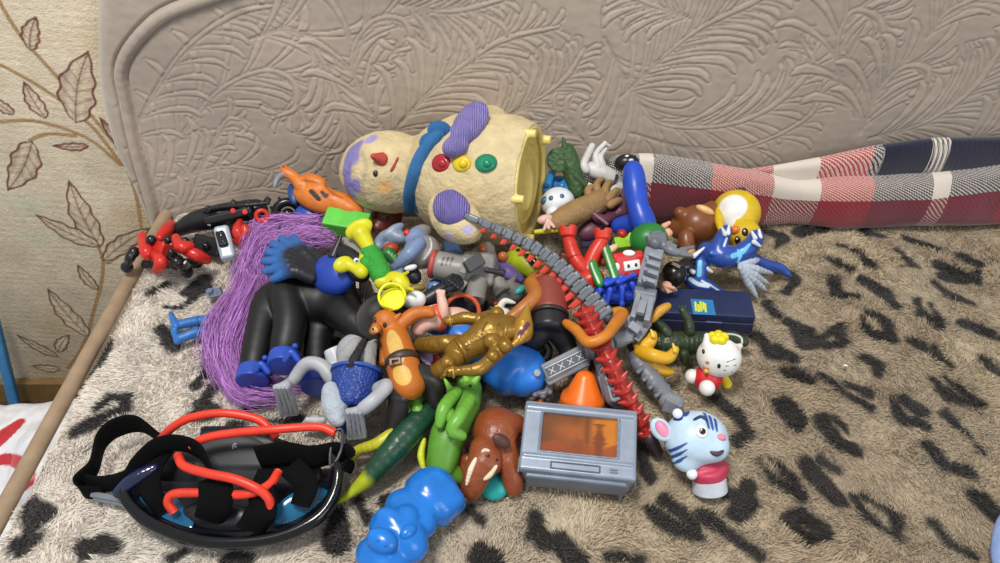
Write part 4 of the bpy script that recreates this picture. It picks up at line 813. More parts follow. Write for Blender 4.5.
# ---- red spiny tail
t = Thing('spiny_red_tail', 'red translucent spiny tail with dark tip running down to the silver toy screen', 'toy part')
path = spline([(586, 314, 8.2), (597, 336, 8), (612, 366, 7.2), (628, 398, 5.4), (642, 424, 3.6), (652, 444, 2)], 14)
cum = np.concatenate([[0], np.cumsum(np.linalg.norm(np.diff(path, axis=0), axis=1))]); L = cum[-1]
t.part('core', [cap(at_(i/20), 9-i*.12, at_((i+1)/20), 9-i*.12) for i in range(20)], '8a1f1a', .35, k=1.5)
for i in range(13):
    f = (i+.3)/13.5; m_ = at_(f); n_ = at_(f+.05); x, y, z = basis(m_, n_); s_ = S(m_); w_ = 9-f*1.5
    t.part('spike_plate', [cap(m_+z*w_*.5*s_+y*q*3*s_, 5.0, m_+y*q*(w_+2.5)*s_-x*.004+z*w_*.7*s_, 1.3) for q in (-1, 1)]+[cap(m_+z*w_*.7*s_, 4.4, m_-x*.005+z*(w_*1.05)*s_, 1.8)], 'a8281f', .3, k=1.5, vox=.7)
t.part('tip', [cap((650, 438, 2.8), 7.5, (657, 452, 1.2), 6)], '3c2c34', .4); t.done()
# ---- silver robot arm
SV = '8a8f98'; SD = '6c7079'
t = Thing('silver_robot_arm', 'silver grey jointed robot arm with open hand standing in the heap beside the case', 'toy robot')
t.part('forearm', [box((646, 296, 7.6), (639, 322, 7), 10, 8, 2), box((651, 300, 8.4), (646, 324, 7.8), 3, 7, 1), box((638, 296, 8.4), (632, 320, 7.8), 2.6, 6, 1), box((643, 302, 9), (640, 314, 8.8), 4, 3, 1)], SV, .4, k=.8, vox=.6)
t.part('elbow', [cyl((634, 293, 7.8), (656, 297, 7.8), 7.5, 7.5, 1.5)], SD, .4)
t.part('upper_arm', [box((654, 252, 8.6), (646, 288, 8), 9.5, 7, 2)]+[box((655.5-i*2, 255+i*8, 9.6), (654-i*2, 259+i*8, 9.4), 7, 4, 1) for i in range(4)]+[cyl((647-i*1.2, 258+i*11, 9.4), (647-i*1.2, 258+i*11, 10.2), 2, 2, .4) for i in range(3)], SV, .4, k=.6, vox=.6)
t.part('shoulder', [box((646, 244, 9), (664, 240, 9), 8, 8, 2), box((650, 236, 9.6), (660, 234, 9.6), 4, 5, 1), sph((655, 243, 9.8), 6)], SD, .4, k=1, vox=.6)
t.part('claw', [tube([(664, 246, 8.8), (674, 252, 8.6), (684, 252, 8.4)], [6, 4.5, 3.4]), cap((682, 250, 8.6), 3, (693, 247, 8.4), 1.6), cap((682, 254, 8.4), 3, (692, 256, 8.2), 1.6), box((666, 243, 9.4), (676, 248, 9), 3, 3, 1)], '74787f', .4, k=.8, vox=.6)
t.part('hand', [box((642, 318, 7), (630, 334, 6.4), 12, 6, 2.5), box((637, 324, 8.0), (632, 331, 7.6), 6, 3, 1)], SV, .4, k=1, vox=.6)
for i in range(4):
    a = (636-i*1.5, 322+i*5.4, 6.9-i*.2); m_ = (625-i*.6, 327+i*4.6, 6.9-i*.2); e = (619+i*1.4, 333+i*4.0, 6.2-i*.2)
    t.part('finger', [box(a, m_, 2.5, 2.6, .8), box(m_, e, 2.2, 2.3, .8)], '7e838c', .4, k=.6, vox=.5)
t.part('thumb', [box((643, 330, 6.8), (636, 341, 6.2), 3, 3, 1)], '7e838c', .4, vox=.5); t.done()
# ---- orange curved tail and dome
t = Thing('orange_tail', 'orange curved rubber tail looping across the red spiny tail', 'toy part'); t.part('tail', tube([(566, 323, 8.6), (576, 330, 9), (588, 342, 9.4), (604, 337, 9.8), (614, 326, 9.4), (621, 316, 8.6)], [4, 5, 5.2, 5, 5.6, 6.5]), 'c6761f', .4); t.done()
t = Thing('orange_dome', 'glossy amber dome-shaped toy piece beside the silver forearm', 'toy part'); t.part('dome', [ell((605, 322, 6.4), (628, 312, 6.6), 10)], 'cf8a1e', .3); t.done()
# ---- blaster
t = Thing('toy_blaster', 'grey robot blaster with black panel of white crosses, behind the orange scoop', 'toy gun')
bs = t.part('barrel_block', [box((543, 374, 4.6), (592, 349, 5.6), 9, 8, 2), box((546, 383, 4), (588, 362, 5), 4, 6, 1.5)], '80848b', .4, k=1)
t.part('barrel', [cyl((583, 350, 6), (612, 342, 6.4), 11, 10, 2), cyl((612, 342, 6.2), (642, 330, 6), 8, 8, 2), tor((590, 348, 6.2), (612, 342, 6.4), 11, 1.5)], '868a92', .38, k=1)
a, b = t.hit(bs, 547, 373, .4)[0], t.hit(bs, 584, 355, .4)[0]; n = t.hit(bs, 566, 364)[1]; x, y, z = basis(a, b, n)
pn = t.part('cross_panel', [box(a, b, 5.5, 1.0, .4, up=n)], '5d6168', .35, vox=.5); s_ = S(a); L = np.linalg.norm(b-a)
for i in range(4):
    c0 = a+x*L*(i+.5)/4+n*.0013; r_ = 2.7*s_
    t.part('cross', [cap(c0-x*r_-y*r_, .55, c0+x*r_+y*r_, .55), cap(c0-x*r_+y*r_, .55, c0+x*r_-y*r_, .55)], 'c2c6cc', .4, k=0, vox=.4, parent=pn)
t.part('panel_edge', [cap(a+y*5*s_+n*.001, .6, b+y*5*s_+n*.001, .6)], 'c5c8cc', .4, vox=.4, parent=pn); t.part('panel_edge', [cap(a-y*5*s_+n*.001, .6, b-y*5*s_+n*.001, .6)], 'c5c8cc', .4, vox=.4, parent=pn)
t.part('gear', [tor((541, 385, 3.4), (542, 390, 8), 9, 4)]+[sph((541+11.5*math.cos(g), 385+11.5*math.sin(g), 3.4), 3) for g in np.arange(0, 6.2, .7)], '6d7178', .4, k=1); t.part('handle', [tube([(534, 360, 4.4), (528, 376, 3.4), (532, 396, 2)], [7, 6, 6]), sph((548, 396, 2), 6), sph((530, 400, 1.4), 5)], '7c8087', .4, k=2, bump=('scales', 200, .8)); t.part('bolt', [cyl(W((537, 373, 5.2)), N((537, 373, 5.2), 5), 4, 3.4, .6)], 'a6aab0', .3); t.done()
# ---- dark grey armoured limbs
t = Thing('armoured_limb', 'dark silver armoured robot leg left of the red spiny tail', 'toy robot')
t.part('thigh', [tube([(602, 352, 5.4), (610, 374, 5.2), (616, 396, 4.2)], [11, 12.5, 12])]+[cap((598+i*4, 360+i*10, 6.6-i*.3), 2.4, (612+i*3.5, 356+i*10, 6.6-i*.3), 2) for i in range(5)]+[cap((600, 356, 7), 1.8, (612, 400, 5.4), 1.8)], '7d808a', .38, k=1.2, vox=.7); t.part('knee', [ell((608, 396, 3.6), (628, 402, 3.2), 9), box((600, 376, 5.2), (606, 396, 4), 3, 4, 1)], '777b86', .4, k=1.5); t.part('foot', [box((612, 402, 2.6), (632, 410, 1.8), 8, 8, 3), box((604, 398, 2.4), (614, 406, 1.8), 6, 6, 2)], '5d606a', .4, k=1.5); t.done()
t = Thing('armoured_limb', 'dark silver armoured robot arm right of the red spiny tail above the tiger head', 'toy robot')
t.part('forearm', [tube([(638, 362, 4), (652, 380, 3.4), (664, 394, 2.6)], [8, 9.5, 9])]+[cap((638+i*6, 372+i*8, 4.6-i*.4), 2.2, (650+i*6, 362+i*8, 4.4-i*.4), 2.0) for i in range(4)], '74777f', .4, k=1.2, vox=.7); t.part('fist', [ell((658, 398, 2.6), (684, 406, 2.2), 10), [cap((668+i*4, 400+i*2, 3.4), 2.6, (664+i*4, 410+i, 2.4), 2.2) for i in range(4)]], '83868e', .4, k=1.2, vox=.6); t.part('elbow', [sph((636, 358, 4), 8)], '5b5e67', .4); t.done()
# ---- orange scoop
t = Thing('orange_scoop', 'bright orange plastic cone-shaped scoop behind the silver toy screen', 'toy part')
t.part('scoop', [cyl((580, 418, 1.6), (583, 394, 4.4), 25, 21, 5), cyl((582, 404, 3.6), (586, 371, 6.4), 23, 7, 5), cut(box(N((603, 376, 6), 16), N((600, 402, 4.4), 24), 9, 9, 2))], 'ee6d12', .35, k=3); t.part('spout', [cap((540, 405, 1.8), 6, (531, 407, 1.4), 4)], 'e2632c', .35); t.done()
# ---- red figure upside down
t = Thing('red_legged_figure', 'red robot figure upside down with notched feet in the air', 'toy robot')
RL = 'c93326'
t.part('torso', [ell((576, 284, 6.4), (604, 276, 7), 13), box((584, 268, 7), (592, 284, 6.8), 10, 9, 3)], RL, .35, k=3)
for pts, ft, tip in (([(586, 272, 7.4), (575, 258, 8.4), (569, 240, 9.4)], (568, 231, 10), -1), ([(588, 270, 7.6), (594, 254, 8.6), (602, 241, 9.6)], (603, 234, 10), 1)):
    lg = t.part('leg', tube(pts, [7.5, 7, 6.2]), RL, .35)
    t.part('foot', [cyl((ft[0], ft[1]+6, ft[2]-.3), (ft[0], ft[1]-5, ft[2]+.5), 7.5, 9.6, 2), cut(cap((ft[0]-1, ft[1]-7, ft[2]+2), 3.2, (ft[0]-1, ft[1]-7, ft[2]-2), 3.2))], 'd43a2b', .35, parent=lg, k=.5)
t.part('knee', [tor((575, 258, 8.4), (570, 242, 9.3), 7.2, 1)], 'a8281e', .4); t.done()
# ---- little fire engine
t = Thing('red_fire_engine', 'small red toy engine with white windscreen and dotted eyes behind the silver arm', 'toy car')
fe = t.part('body', [box((611, 267, 8), (642, 263, 8), 13, 11, 4, up=(0, -.8, .7))], 'c92a24', .3, k=2); Q_, n_ = t.hit(fe, 632, 265.5); A_ = unit(RT+UP*.16); A_ = unit(A_-n_*(A_@n_)); wsn = t.part('windscreen', [box(Q_-A_*.0095, Q_+A_*.0095, 5, 1, .8, up=n_)], 'ecece8', .3, vox=.5, k=0)
for px in (628.5, 636): X, n = t.hit(wsn, px, 265.5-(px-632)*.16); t.part('eye', [ell(X-UP*.0022, X+UP*.0022, 1.5, 1)], '2a2018', .3, parent=wsn, vox=.4)
t.dot('roof_light', fe, 629, 253, 6.2, 'f0f0ee', r2=3.6, fl=.4); t.dot('side_window', fe, 617, 267, 3, 'e6dede', r2=4.4, fl=.2); t.done()
t = Thing('lime_block', 'bright lime green block behind the red toy engine', 'toy block'); t.part('block', [box((614, 245, 7), (632, 243, 7), 6, 6, 1, up=(0, -.5, 1)), box((627, 242, 7.4), (632, 234, 8), 3, 3, .8)], '8fc922', .35, k=0); t.done()
t = Thing('red_bead', 'small round red bead on the lime green block', 'ball'); t.part('bead', [sph((622, 234, 8), 5)], 'bb2a22', .25); t.done()
t = Thing('striped_green_figure', 'toy figure with green and white striped legs between the red legs and the red engine', 'toy figure')
for q in ([(605, 247, 9), (610, 262, 9), (616, 281, 8.4)], [(592, 263, 8.4), (596, 274, 8.6), (600, 284, 8.2)]):
    t.part('leg', tube(q, 4.2), '2f8a3c', .4, paint=[('L', [(q[0][0]-1, q[0][1]), (q[1][0]-1, q[1][1]), (q[2][0]-1, q[2][1]-1)], .9, 'cfe3cf')])
t.part('body', [ell((596, 288, 7), (624, 286, 7.4), 7)], '2d7fb0', .4); t.part('bow', [ell((604, 254, 8.4), (618, 245, 8.6), 4)], 'e5c79a', .4); t.done()
t = Thing('pink_piece', 'small coral pink toy piece inside the red legs', 'toy part'); t.part('piece', [ell((596, 262, 7.2), (610, 258, 7.4), 6)], 'e0614f', .4); t.done()
t = Thing('blue_insect', 'glossy royal blue many-limbed toy creature under the silver arm', 'toy animal')
t.part('body', [ell((594, 290, 7.2), (640, 282, 7.4), 9), cap((598, 300, 6.4), 5, (632, 296, 6.4), 7), ell((602, 284, 8.2), (614, 280, 8.4), 5)], '1f3fb4', .25, k=3)
for p, q in (((600, 290, 8), (592, 302, 7)), ((610, 290, 8.4), (606, 306, 7)), ((622, 288, 8.4), (622, 304, 7)), ((632, 284, 8.2), (638, 298, 7)), ((606, 284, 8.6), (622, 277, 8.8)), ((618, 282, 8.8), (634, 275, 8.8))): t.part('limb', [cap(p, 3, q, 2), sph(q, 2.8)], '2a4cc6', .25)
t.done()
# ---- mauve figure, wooden hand, white head, frog
t = Thing('mauve_figure', 'dusky purple soldier figure lying behind the wooden hand', 'toy figure')
t.part('body', [ell((598, 216, 6.6), (628, 200, 7), 12), tube([(612, 216, 7.4), (604, 220, 7.8), (594, 216, 8.2)], [5, 4, 3.4]), cap((618, 192, 8), 5.5, (620, 212, 7.6), 7), ell((578, 236, 5.6), (612, 222, 6), 11)], '5f3446', .45, k=3); t.part('head', [ell((611, 193, 8), (626, 198, 8), 8)], '6f3d50', .45); t.part('rifle', [cap((594, 214, 8.6), 1.8, (607, 224, 8.2), 1.8), cap((597, 212, 8.6), 1.2, (602, 208, 8.8), 1.2)], '84546a', .4); t.done()
t = Thing('wooden_hand', 'carved brown wood-grained arm with bent fingers behind the red legs', 'toy part')
t.part('arm', [tube([(556, 223, 8), (574, 213, 8.4), (592, 205, 8.6), (604, 198, 8.8)], [11, 11.5, 11, 10])], '94744a', .7, k=3, bump=('noise', 260, 1.)); 
for a, b, c_ in (((598, 194, 9.4), (597, 184, 10), (603, 179, 10)), ((604, 194, 9.6), (607, 185, 10.2), (612, 182, 10)), ((608, 199, 9.4), (615, 192, 9.8), (618, 190, 9.6)), ((610, 205, 9), (617, 201, 9.2), (620, 200, 9)), ((590, 200, 9.2), (588, 190, 9.8), (593, 186, 9.8))): t.part('finger', tube([a, b, c_], [4, 3, 2.2]), '9b7a4e', .7, bump=('noise', 260, .8))
t.done()
t = Thing('white_puppy_head', 'round white toy head with blue spots beside the snowman base', 'toy animal')
wh = t.part('head', [ell((541, 204, 8), (575, 202, 8), 16), ell((546, 212, 8.6), (560, 214, 8.6), 7)], 'dcdfe6', .4, k=4); t.dot('eye', wh, 551, 198, 2.6, '3f5f86'); t.dot('eye', wh, 562, 196, 2.4, '3f5f86'); t.part('ear', [ell((541, 203, 8.6), (551, 197, 9), 4)], '31618c', .4); t.done()
t = Thing('blue_frog', 'shiny turquoise blue frog-like toy behind the white puppy head', 'toy animal')
t.part('body', [ell((540, 188, 7.6), (572, 182, 7.8), 9), tube([(546, 190, 8.6), (550, 178, 9.4), (553, 172, 9.4)], [4, 3, 3]), tube([(562, 186, 8.6), (570, 180, 8.8), (566, 190, 8.8)], [4, 3, 3]), ell((572, 200, 7.6), (586, 192, 7.8), 7)], '2f7fbf', .3, k=2.5); t.part('eye', [sph((546, 186, 9.2), 3)], '174a78', .3); t.done()
t = Thing('pink_doll_hand', 'pale pink doll hand on a yellow stick by the snowman base', 'doll'); t.part('hand', [ell((537, 221, 8.6), (554, 218, 8.8), 5)]+[cap((548, 220, 9), 2.2, (544+i*5, 230-i*1.5, 8.6), 1.6) for i in range(3)], 'e0b5aa', .5, k=1.5); t.part('stick', [cap((536, 232, 7.6), 2.6, (556, 230, 7.8), 2.6)], 'd9cc2a', .4); t.done()
t = Thing('green_paddle_creature', 'dark green toy creature with a round flat paddle behind the snowman base', 'toy animal')
DG = '33502c'
t.part('body', [tube([(567, 150, 12.5), (571, 166, 11), (578, 192, 8.6)], [7, 9, 8])], DG, .6, k=3, bump=('scales', 180, .8)); t.part('paddle', [cyl(N((559, 160, 11.4), 2), N((559, 160, 11.4), 9), 12.5, 12.5, 2)], '3a5a32', .55, bump=('scales', 200, .7)); t.part('spike', [cap((565, 148, 13), 4, (563, 138, 13.8), 1)], DG, .6); t.part('arm', [cap((576, 176, 10.6), 4, (586, 186, 9.6), 3)], DG, .6); t.done()
t = Thing('white_hound', 'white toy hound on its back with its legs in the air', 'toy dog')
WHT = 'c9c8c4'
t.part('body', [tube([(591, 169, 10.4), (604, 174, 10), (618, 184, 9)], [7.5, 8.5, 8]), tube([(586, 170, 10.8), (584, 163, 11.4), (592, 146, 12.6)], [4, 3.4, 3.2]), tube([(598, 166, 11), (596, 154, 12), (605, 143, 12.8)], [4.5, 2.4, 1.8]), cap((605, 143, 12.8), 1.9, (610, 146, 12.4), 1.2), tube([(603, 166, 11), (601, 157, 11.8), (606, 149, 12.2)], [3.6, 2, 1.5]), tube([(614, 190, 9), (610, 196, 9)], [7, 5])], WHT, .45, k=1.5, vox=.7, bump=('noise', 150, .3)); t.part('collar', [tor((612, 183, 9.4), (624, 190, 8.6), 8.6, 1.5)], '2a2a2e', .4); t.done()
t = Thing('red_white_cube', 'tiny red and white striped block under the white hound', 'toy block'); t.part('block', [box((588, 187, 9.4), (598, 191, 9.4), 4.5, 4, 1)], 'd8dadf', .4, k=0, paint=[(box((590, 190, 10), (596, 195, 10), 3.4, 9, .5), 'c23030')]); t.done()
# ---- doll with blue trousers
t = Thing('upside_down_doll', 'upside-down doll with green shirt, one blue trouser leg and black shoe raised', 'doll')
t.part('trousers', [tube([(633, 170, 13), (635, 188, 11.8), (638, 206, 10.4), (644, 224, 9)], [9.5, 10.5, 9, 12]), cap((642, 222, 8.6), 12, (620, 226, 7.2), 9)], '2149b8', .35, k=4); sh = t.part('shoe', [ell((614, 165, 12.4), (637, 160, 13.2), 8.5), ell((628, 158, 13.4), (638, 166, 13), 6)], '17181c', .3, k=3)
t.dot('shoe_trim', sh, 631, 160, 2.4, 'e8e8ea', r2=1.4); t.dot('shoe_trim', sh, 627, 156, 2, 'e8e8ea', r2=1.2)
t.part('shirt', [ell((630, 241, 8.2), (668, 239, 8.2), 18, 17)], '257a33', .4); t.part('hand', [ell((660, 236, 8.6), (672, 232, 8.6), 5), cap((664, 226, 8.6), 3, (669, 223, 8.6), 2)], 'e2a88c', .5, k=1); t.done()
# ---- brown bear and chick
t = Thing('brown_bear', 'glossy brown toy bear with tan ears lying face down left of the yellow chick', 'toy bear')
BR = '7d4a28'
t.part('body', [ell((676, 222, 4.8), (718, 227, 4.6), 20), ell((668, 226, 4), (694, 230, 4), 12), sph((680, 213, 6.2), 6.5), tube([(686, 236, 5), (687, 246, 4.2), (690, 252, 3.6)], [7, 6, 5]), tube([(704, 214, 6.4), (712, 206, 6.6)], [6, 5])], BR, .35, k=4); t.part('ear', [ell((696, 206, 7.4), (714, 214, 7), 4)], 'dcae74', .4); t.part('paw', [ell((687, 248, 4.8), (694, 256, 4), 5)], 'd8a566', .4); t.part('snout', [ell((662, 236, 3.4), (674, 230, 3.8), 5)], 'd7a684', .4); t.done()
t = Thing('yellow_chick', 'plump yellow chick toy with white belly and orange beak leaning on the plaid blanket', 'toy bird')
YC = 'd6b41b'
ch = t.part('body', [ell((730, 195, 6.4), (742, 232, 5), 24, 22), ell((734, 222, 6), (754, 250, 4.2), 17, 15)], YC, .4, k=4, paint=[('E', (719, 212), (747, 203), 13, 'e9e6e0', 1), ('S', (727, 222), 9, 'e9e6e0', 1)])
t.part('wing', [ell((717, 206, 6.6), (721, 232, 6), 4.6)], 'd0ae1c', .4); bk = t.dot('beak', ch, 735, 230, 5.2, 'e8782a', r2=4.6, fl=.8)
for px, py in ((745, 232), (737.5, 240)):
    e = t.dot('eye', ch, px, py, 3.2, '2b1d14', r2=4.2, fl=.35); X, n = t.hit(e, px-.6, py-1.2); t.part('glint', [sph(X, 1)], 'ffffff', .2, parent=e, vox=.35)
t.part('foot', [ell((735, 192, 7), (746, 190, 7), 3.6)], '3b3a42', .4); t.done()
# ---- blue dragon with silver wing
t = Thing('silver_winged_dragon', 'blue dragon toy with silver finned wing lying below the yellow chick', 'toy dragon')
DB = '2c4d9e'
dg = t.part('body', [tube([(706, 250, 5.4), (722, 256, 5.6), (746, 256, 5)], [8, 11, 9]), tube([(718, 248, 6.4), (722, 238, 7), (727, 230, 7.4)], [7, 5.5, 5]), tube([(742, 252, 6), (752, 244, 6.4), (757, 236, 6.6)], [8, 7, 6.5]), tube([(708, 252, 5), (700, 264, 4), (699, 276, 3)], [8, 7, 7]), ell((684, 278, 2.6), (712, 290, 1.8), 8), cap((708, 286, 2), 6, (722, 292, 1.2), 2.4), tube([(750, 258, 4), (766, 265, 2.6), (780, 268, 1.6), (790, 276, .8)], [6, 5, 4, 1.4])], DB, .3, k=3.5, vox=.7,
      paint=[('L', [(733, 256), (742, 252), (750, 244)], [2.6, 2.4, 1.2], '6cc2e6'), ('L', [(738, 262), (740, 256), (738, 250)], [1.2, 2.2, 1.0], '6cc2e6'), ('L', [(700, 262), (699, 275)], 2.2, '6cc2e6'), ('L', [(690, 279), (698, 284), (708, 286)], 2.0, 'd5e6f2'), ('L', [(702, 281), (712, 286), (719, 291)], 1.0, 'cfe2f0'), ('L', [(724, 246), (727, 238)], 1.2, 'c9d6e6')])
q, n = t.hit(dg, 714, 253); t.part('chest_plate', [ell(q-RT*.006, q+RT*.006, 3, 2, up=n)], '3b62bb', .3)
for p, q in (((725, 234, 8), (722, 228, 8.6)), ((728, 233, 8), (729, 226, 8.6)), ((755, 238, 7.6), (752, 232, 8)), ((760, 237, 7.2), (759, 230, 7.8)), ((754, 242, 7.6), (760, 246, 7.2)), ((693, 272, 4), (688, 268, 4)), ((706, 268, 4), (712, 272, 3.6)), ((694, 256, 5.4), (704, 248, 6.2))): t.part('claw', [cap(p, 2.6, q, 1.2)], 'd9dee6', .35)
for i, tp in enumerate(((764, 258), (772, 273), (768, 283), (766, 290), (757, 297))):
    hh = 3.8-i*.5; t.part('wing_fin', [tube([(740, 263+i*1.2, 5.2), ((740+tp[0])/2, (264+tp[1])/2+i*.6, hh+1.0), (tp[0], tp[1], max(hh-1.2, .8))], [2.6, 3.8, 1.2])], 'b4becb', .35)
t.done()
# ---- dark haired doll
t = Thing('dark_haired_doll', 'doll with shiny black hair and a bare hand lying beside the silver arm', 'doll')
t.part('hair', [ell((662, 274, 4.6), (686, 274, 4.4), 13), ell((676, 268, 4.2), (700, 264, 3.6), 8)], '1a1614', .25, k=4); t.part('hand', [ell((660, 288, 4.6), (672, 286, 4.6), 6)]+[cap((664+i*3, 285+i, 5.2), 2.0, (668+i*2.6, 292-i*.6, 4.6), 1.6) for i in range(4)], 'd3a38e', .5, k=.8, vox=.5); t.part('hair_clip', [box((672, 263, 6.2), (680, 267, 6), 1.6, 1.2, .5)], 'c9b7a8', .4); t.done()
# ---- navy case
t = Thing('navy_case', 'long dark navy plastic case with small bright label lying on the throw', 'case')
a, b = W((648, 322, 1.3)), W((752, 327, 1.3)); x = unit(b-a); fw = np.array([-x[1], x[0], 0]); nv = '1b2444'; cc = (a+b)/2+fw*.018
cs = t.part('lower_shell', [box(cc-x*np.linalg.norm(b-a)/2, cc+x*np.linalg.norm(b-a)/2, 19, 7.5, 2, up=(0, 0, 1))], nv, .45, k=0); c2 = cc+np.array([0, 0, .0145]); hl = np.linalg.norm(b-a)/2
lid = t.part('lid', [box(c2-x*hl*.995, c2+x*hl*.995, 18.6, 5, 2, up=(0, 0, 1))], '1f2a50', .42, k=0)
q0, n0 = t.hit(lid, 703, 307); la = np.array([x[0]*.0-.012*0, 0, 0]); lb = t.part('label', [box(q0-x*.013, q0+x*.013, 11, .35, .1, up=n0)], '2a78b4', .4, k=0, vox=.4, label='blue and yellow label')
yy = np.cross(n0, x)
for i, (u, v0, v1) in enumerate(((-9, -8, 8), (-6, -9, 4), (-3, -8, 9), (0, -5, 8), (2, -9, 6))): t.part('label_print', [box(q0+n0*.0004+x*u*.001+yy*v0*.001, q0+n0*.0004+x*(u+1)*.001+yy*v1*.001, 1.1, .4, .1, up=n0)], 'd6dc3a', .4, k=0, vox=.35, parent=lb)
q1, n1 = t.hit(cs, 714, 322); t.part('maker_mark', [box(q1-x*.009, q1+x*.009, .8, .3, .1, up=n1)], '5a6794', .4, k=0, vox=.3); t.done()
# ---- dark green crocodile
t = Thing('green_crocodile', 'dark green toy crocodile on its back behind the white kitten, feet in the air', 'toy animal')
GC = '2f3d25'
cr = t.part('body', [tube([(640, 343, 2.8), (668, 343, 3.2), (700, 343, 3.0), (722, 340, 2.8)], [8, 11.5, 11.5, 9]), tube([(716, 341, 3), (732, 338, 2.6), (744, 342, 2.2)], [8, 7, 5])]+[tor((660+i*5, 343, 3.15), (690+i*5, 343, 3.1), 11, .8) for i in range(9)], GC, .4, k=1.0, vox=.7, bump=('scales', 300, .3))
for q in ([(690, 332, 4.6), (688, 320, 5.6), (682, 310, 6.4)], [(668, 334, 4.4), (662, 326, 5), (654, 320, 5.6)], [(684, 354, 3.6), (686, 362, 2.4), (690, 366, 1.4)], [(662, 354, 3.4), (660, 362, 2), (664, 368, 1)]):
    lg = t.part('leg', tube(q, [5, 3.6, 3.2]), GC, .42, bump=('scales', 300, .3))
    for i in range(3): t.part('toe', [cap(q[-1], 2.2, (q[-1][0]-4+i*4, q[-1][1]+(-4 if q[-1][1] < 340 else 3), max(q[-1][2]-.2, .6)), 1)], '3d4d30', .4, parent=lg, vox=.5)
t.part('teeth', tube([t.hit(cr, *p, .2)[0] for p in ((726, 334), (735, 335), (741, 338), (742, 343))], 1.0), 'd9d8cc', .4, k=.5, vox=.4); t.done()
# ---- yellow clawed lizard
t = Thing('yellow_clawed_lizard', 'yellow rubbery clawed creature in front of the green crocodile', 'toy animal')
t.part('body', [tube([(640, 346, 5), (650, 342, 5.6), (653, 334, 6)], [6, 5, 3.4]), tube([(640, 352, 5), (654, 356, 5.6), (668, 358, 5.4), (676, 349, 6)], [6, 6, 5, 3]), tube([(648, 362, 4.4), (662, 370, 3.6), (672, 372, 3.2)], [5, 4.6, 2.6]), ell((634, 340, 4.6), (656, 362, 4.6), 8)], 'd9a520', .4, k=3); t.part('claw', [cap((675, 351, 6.4), 2.4, (673, 344, 6.9), 1)], 'e2bc4c', .35); t.part('claw', [cap((653, 336, 6.6), 2.4, (651, 330, 7), 1)], 'e2bc4c', .35)
t.part('horn', tube([(652, 320, 6.4), (660, 311, 7), (668, 306, 7.4)], [3, 4.4, 3.4]), 'c79327', .4); t.done()
# ================================================================ toys: front of the heap
# ---- grey troll in blue vest
t = Thing('grey_troll', 'grey long-footed troll in a scaly blue vest lying on its back left of the cat', 'toy figure')
GT = 'a7a9ae'
t.part('body', [ell((336, 356, 5), (377, 350, 5), 20, 16), tube([(333, 380, 5.2), (322, 366, 6), (306, 364, 6), (292, 382, 4.6)], [7, 5.6, 5.4, 5.2]), tube([(376, 390, 6.0), (387, 386, 7.2), (374, 400, 7.4), (360, 411, 6.6)], [6, 6, 5.8, 5.4]), ell((336, 368, 4.6), (370, 406, 4.0), 17, 12)], GT, .45, k=4, vox=.8)
t.part('hair', [tube([(345, 366, 6.4), (351, 354, 7.2), (358, 342, 7.4)], [9, 9, 5]), tube([(366, 368, 6.4), (368, 354, 7.2), (375, 342, 7.2)], [9, 8, 4]), ell((335, 370, 5.8), (376, 366, 5.8), 7)], '9b9b9a', .85, k=3, bump=('noise', 140, 1.2), disp=rough_fur(160, .0012)); t.part('hair_stripe', tube([(347, 372, 7.6), (355, 358, 8.6), (364, 341, 8.2)], [4, 4.5, 3]), '1e1e20', .8, bump=('noise', 140, 1.))
t.part('vest', [cyl((357, 372, 6.2), (351, 410, 5.0), 25, 20, 6)], '1d3c8a', .45, k=2, bump=('scales', 330, .7)); t.part('collar', [tor((357, 373, 6.2), (354, 392, 5.6), 24.5, 2)], '2b50a8', .45)
for a, b, c_ in (((290, 382, 4.6), (281, 384, 5.6), (289, 411, 1.6)), ((360, 412, 6.4), (354, 409, 7.0), (357, 434, 3.2))):
    t.part('foot', [box(b, c_, 8.5, 3.6, 2.4, taper=1.15), cap(a, 5, (b[0]+4, b[1]+3, b[2]-.5), 6)]+[sph((c_[0]-7+i*4.6, c_[1]+3-i*.4, c_[2]-.2), 3.2) for i in range(4)]+[cap((b[0]-6+i*4, b[1]+4, b[2]+.6), 1.6, (c_[0]-7+i*4.6, c_[1], c_[2]+.7), 1.8) for i in range(4)], 'a2a5ab', .45, k=1.6)
t.part('fur_ball', [ell((330, 381, 7.2), (338, 427, 5.0), 13, 11)], 'a9b2bc', .85, k=2, bump=('noise', 200, 1.2), disp=rough_fur(170, .0012)); 
t.part('hand', [ell((308, 420, 1.8), (324, 424, 2), 7)]+[cap((308+i*5, 420, 2.4), 3.4, (302+i*5, 427+i, 1.2), 2.6) for i in range(4)], 'b4b7bb', .5, k=1.5); t.part('trousers', [ell((334, 420, 2.8), (366, 426, 2.6), 12)], '1f3f8c', .5); t.done()
t = Thing('white_cup', 'shiny white plastic cup peeping out between the black pony and the grey troll', 'cup'); t.part('cup', [cyl((338, 362, 3.6), (332, 348, 4.6), 11, 9, 2)], 'd5d9df', .2); t.part('rim', [tor((338, 362, 3.6), (332, 348, 4.6), 11.2, 1)], 'e6e9ee', .2); t.done()
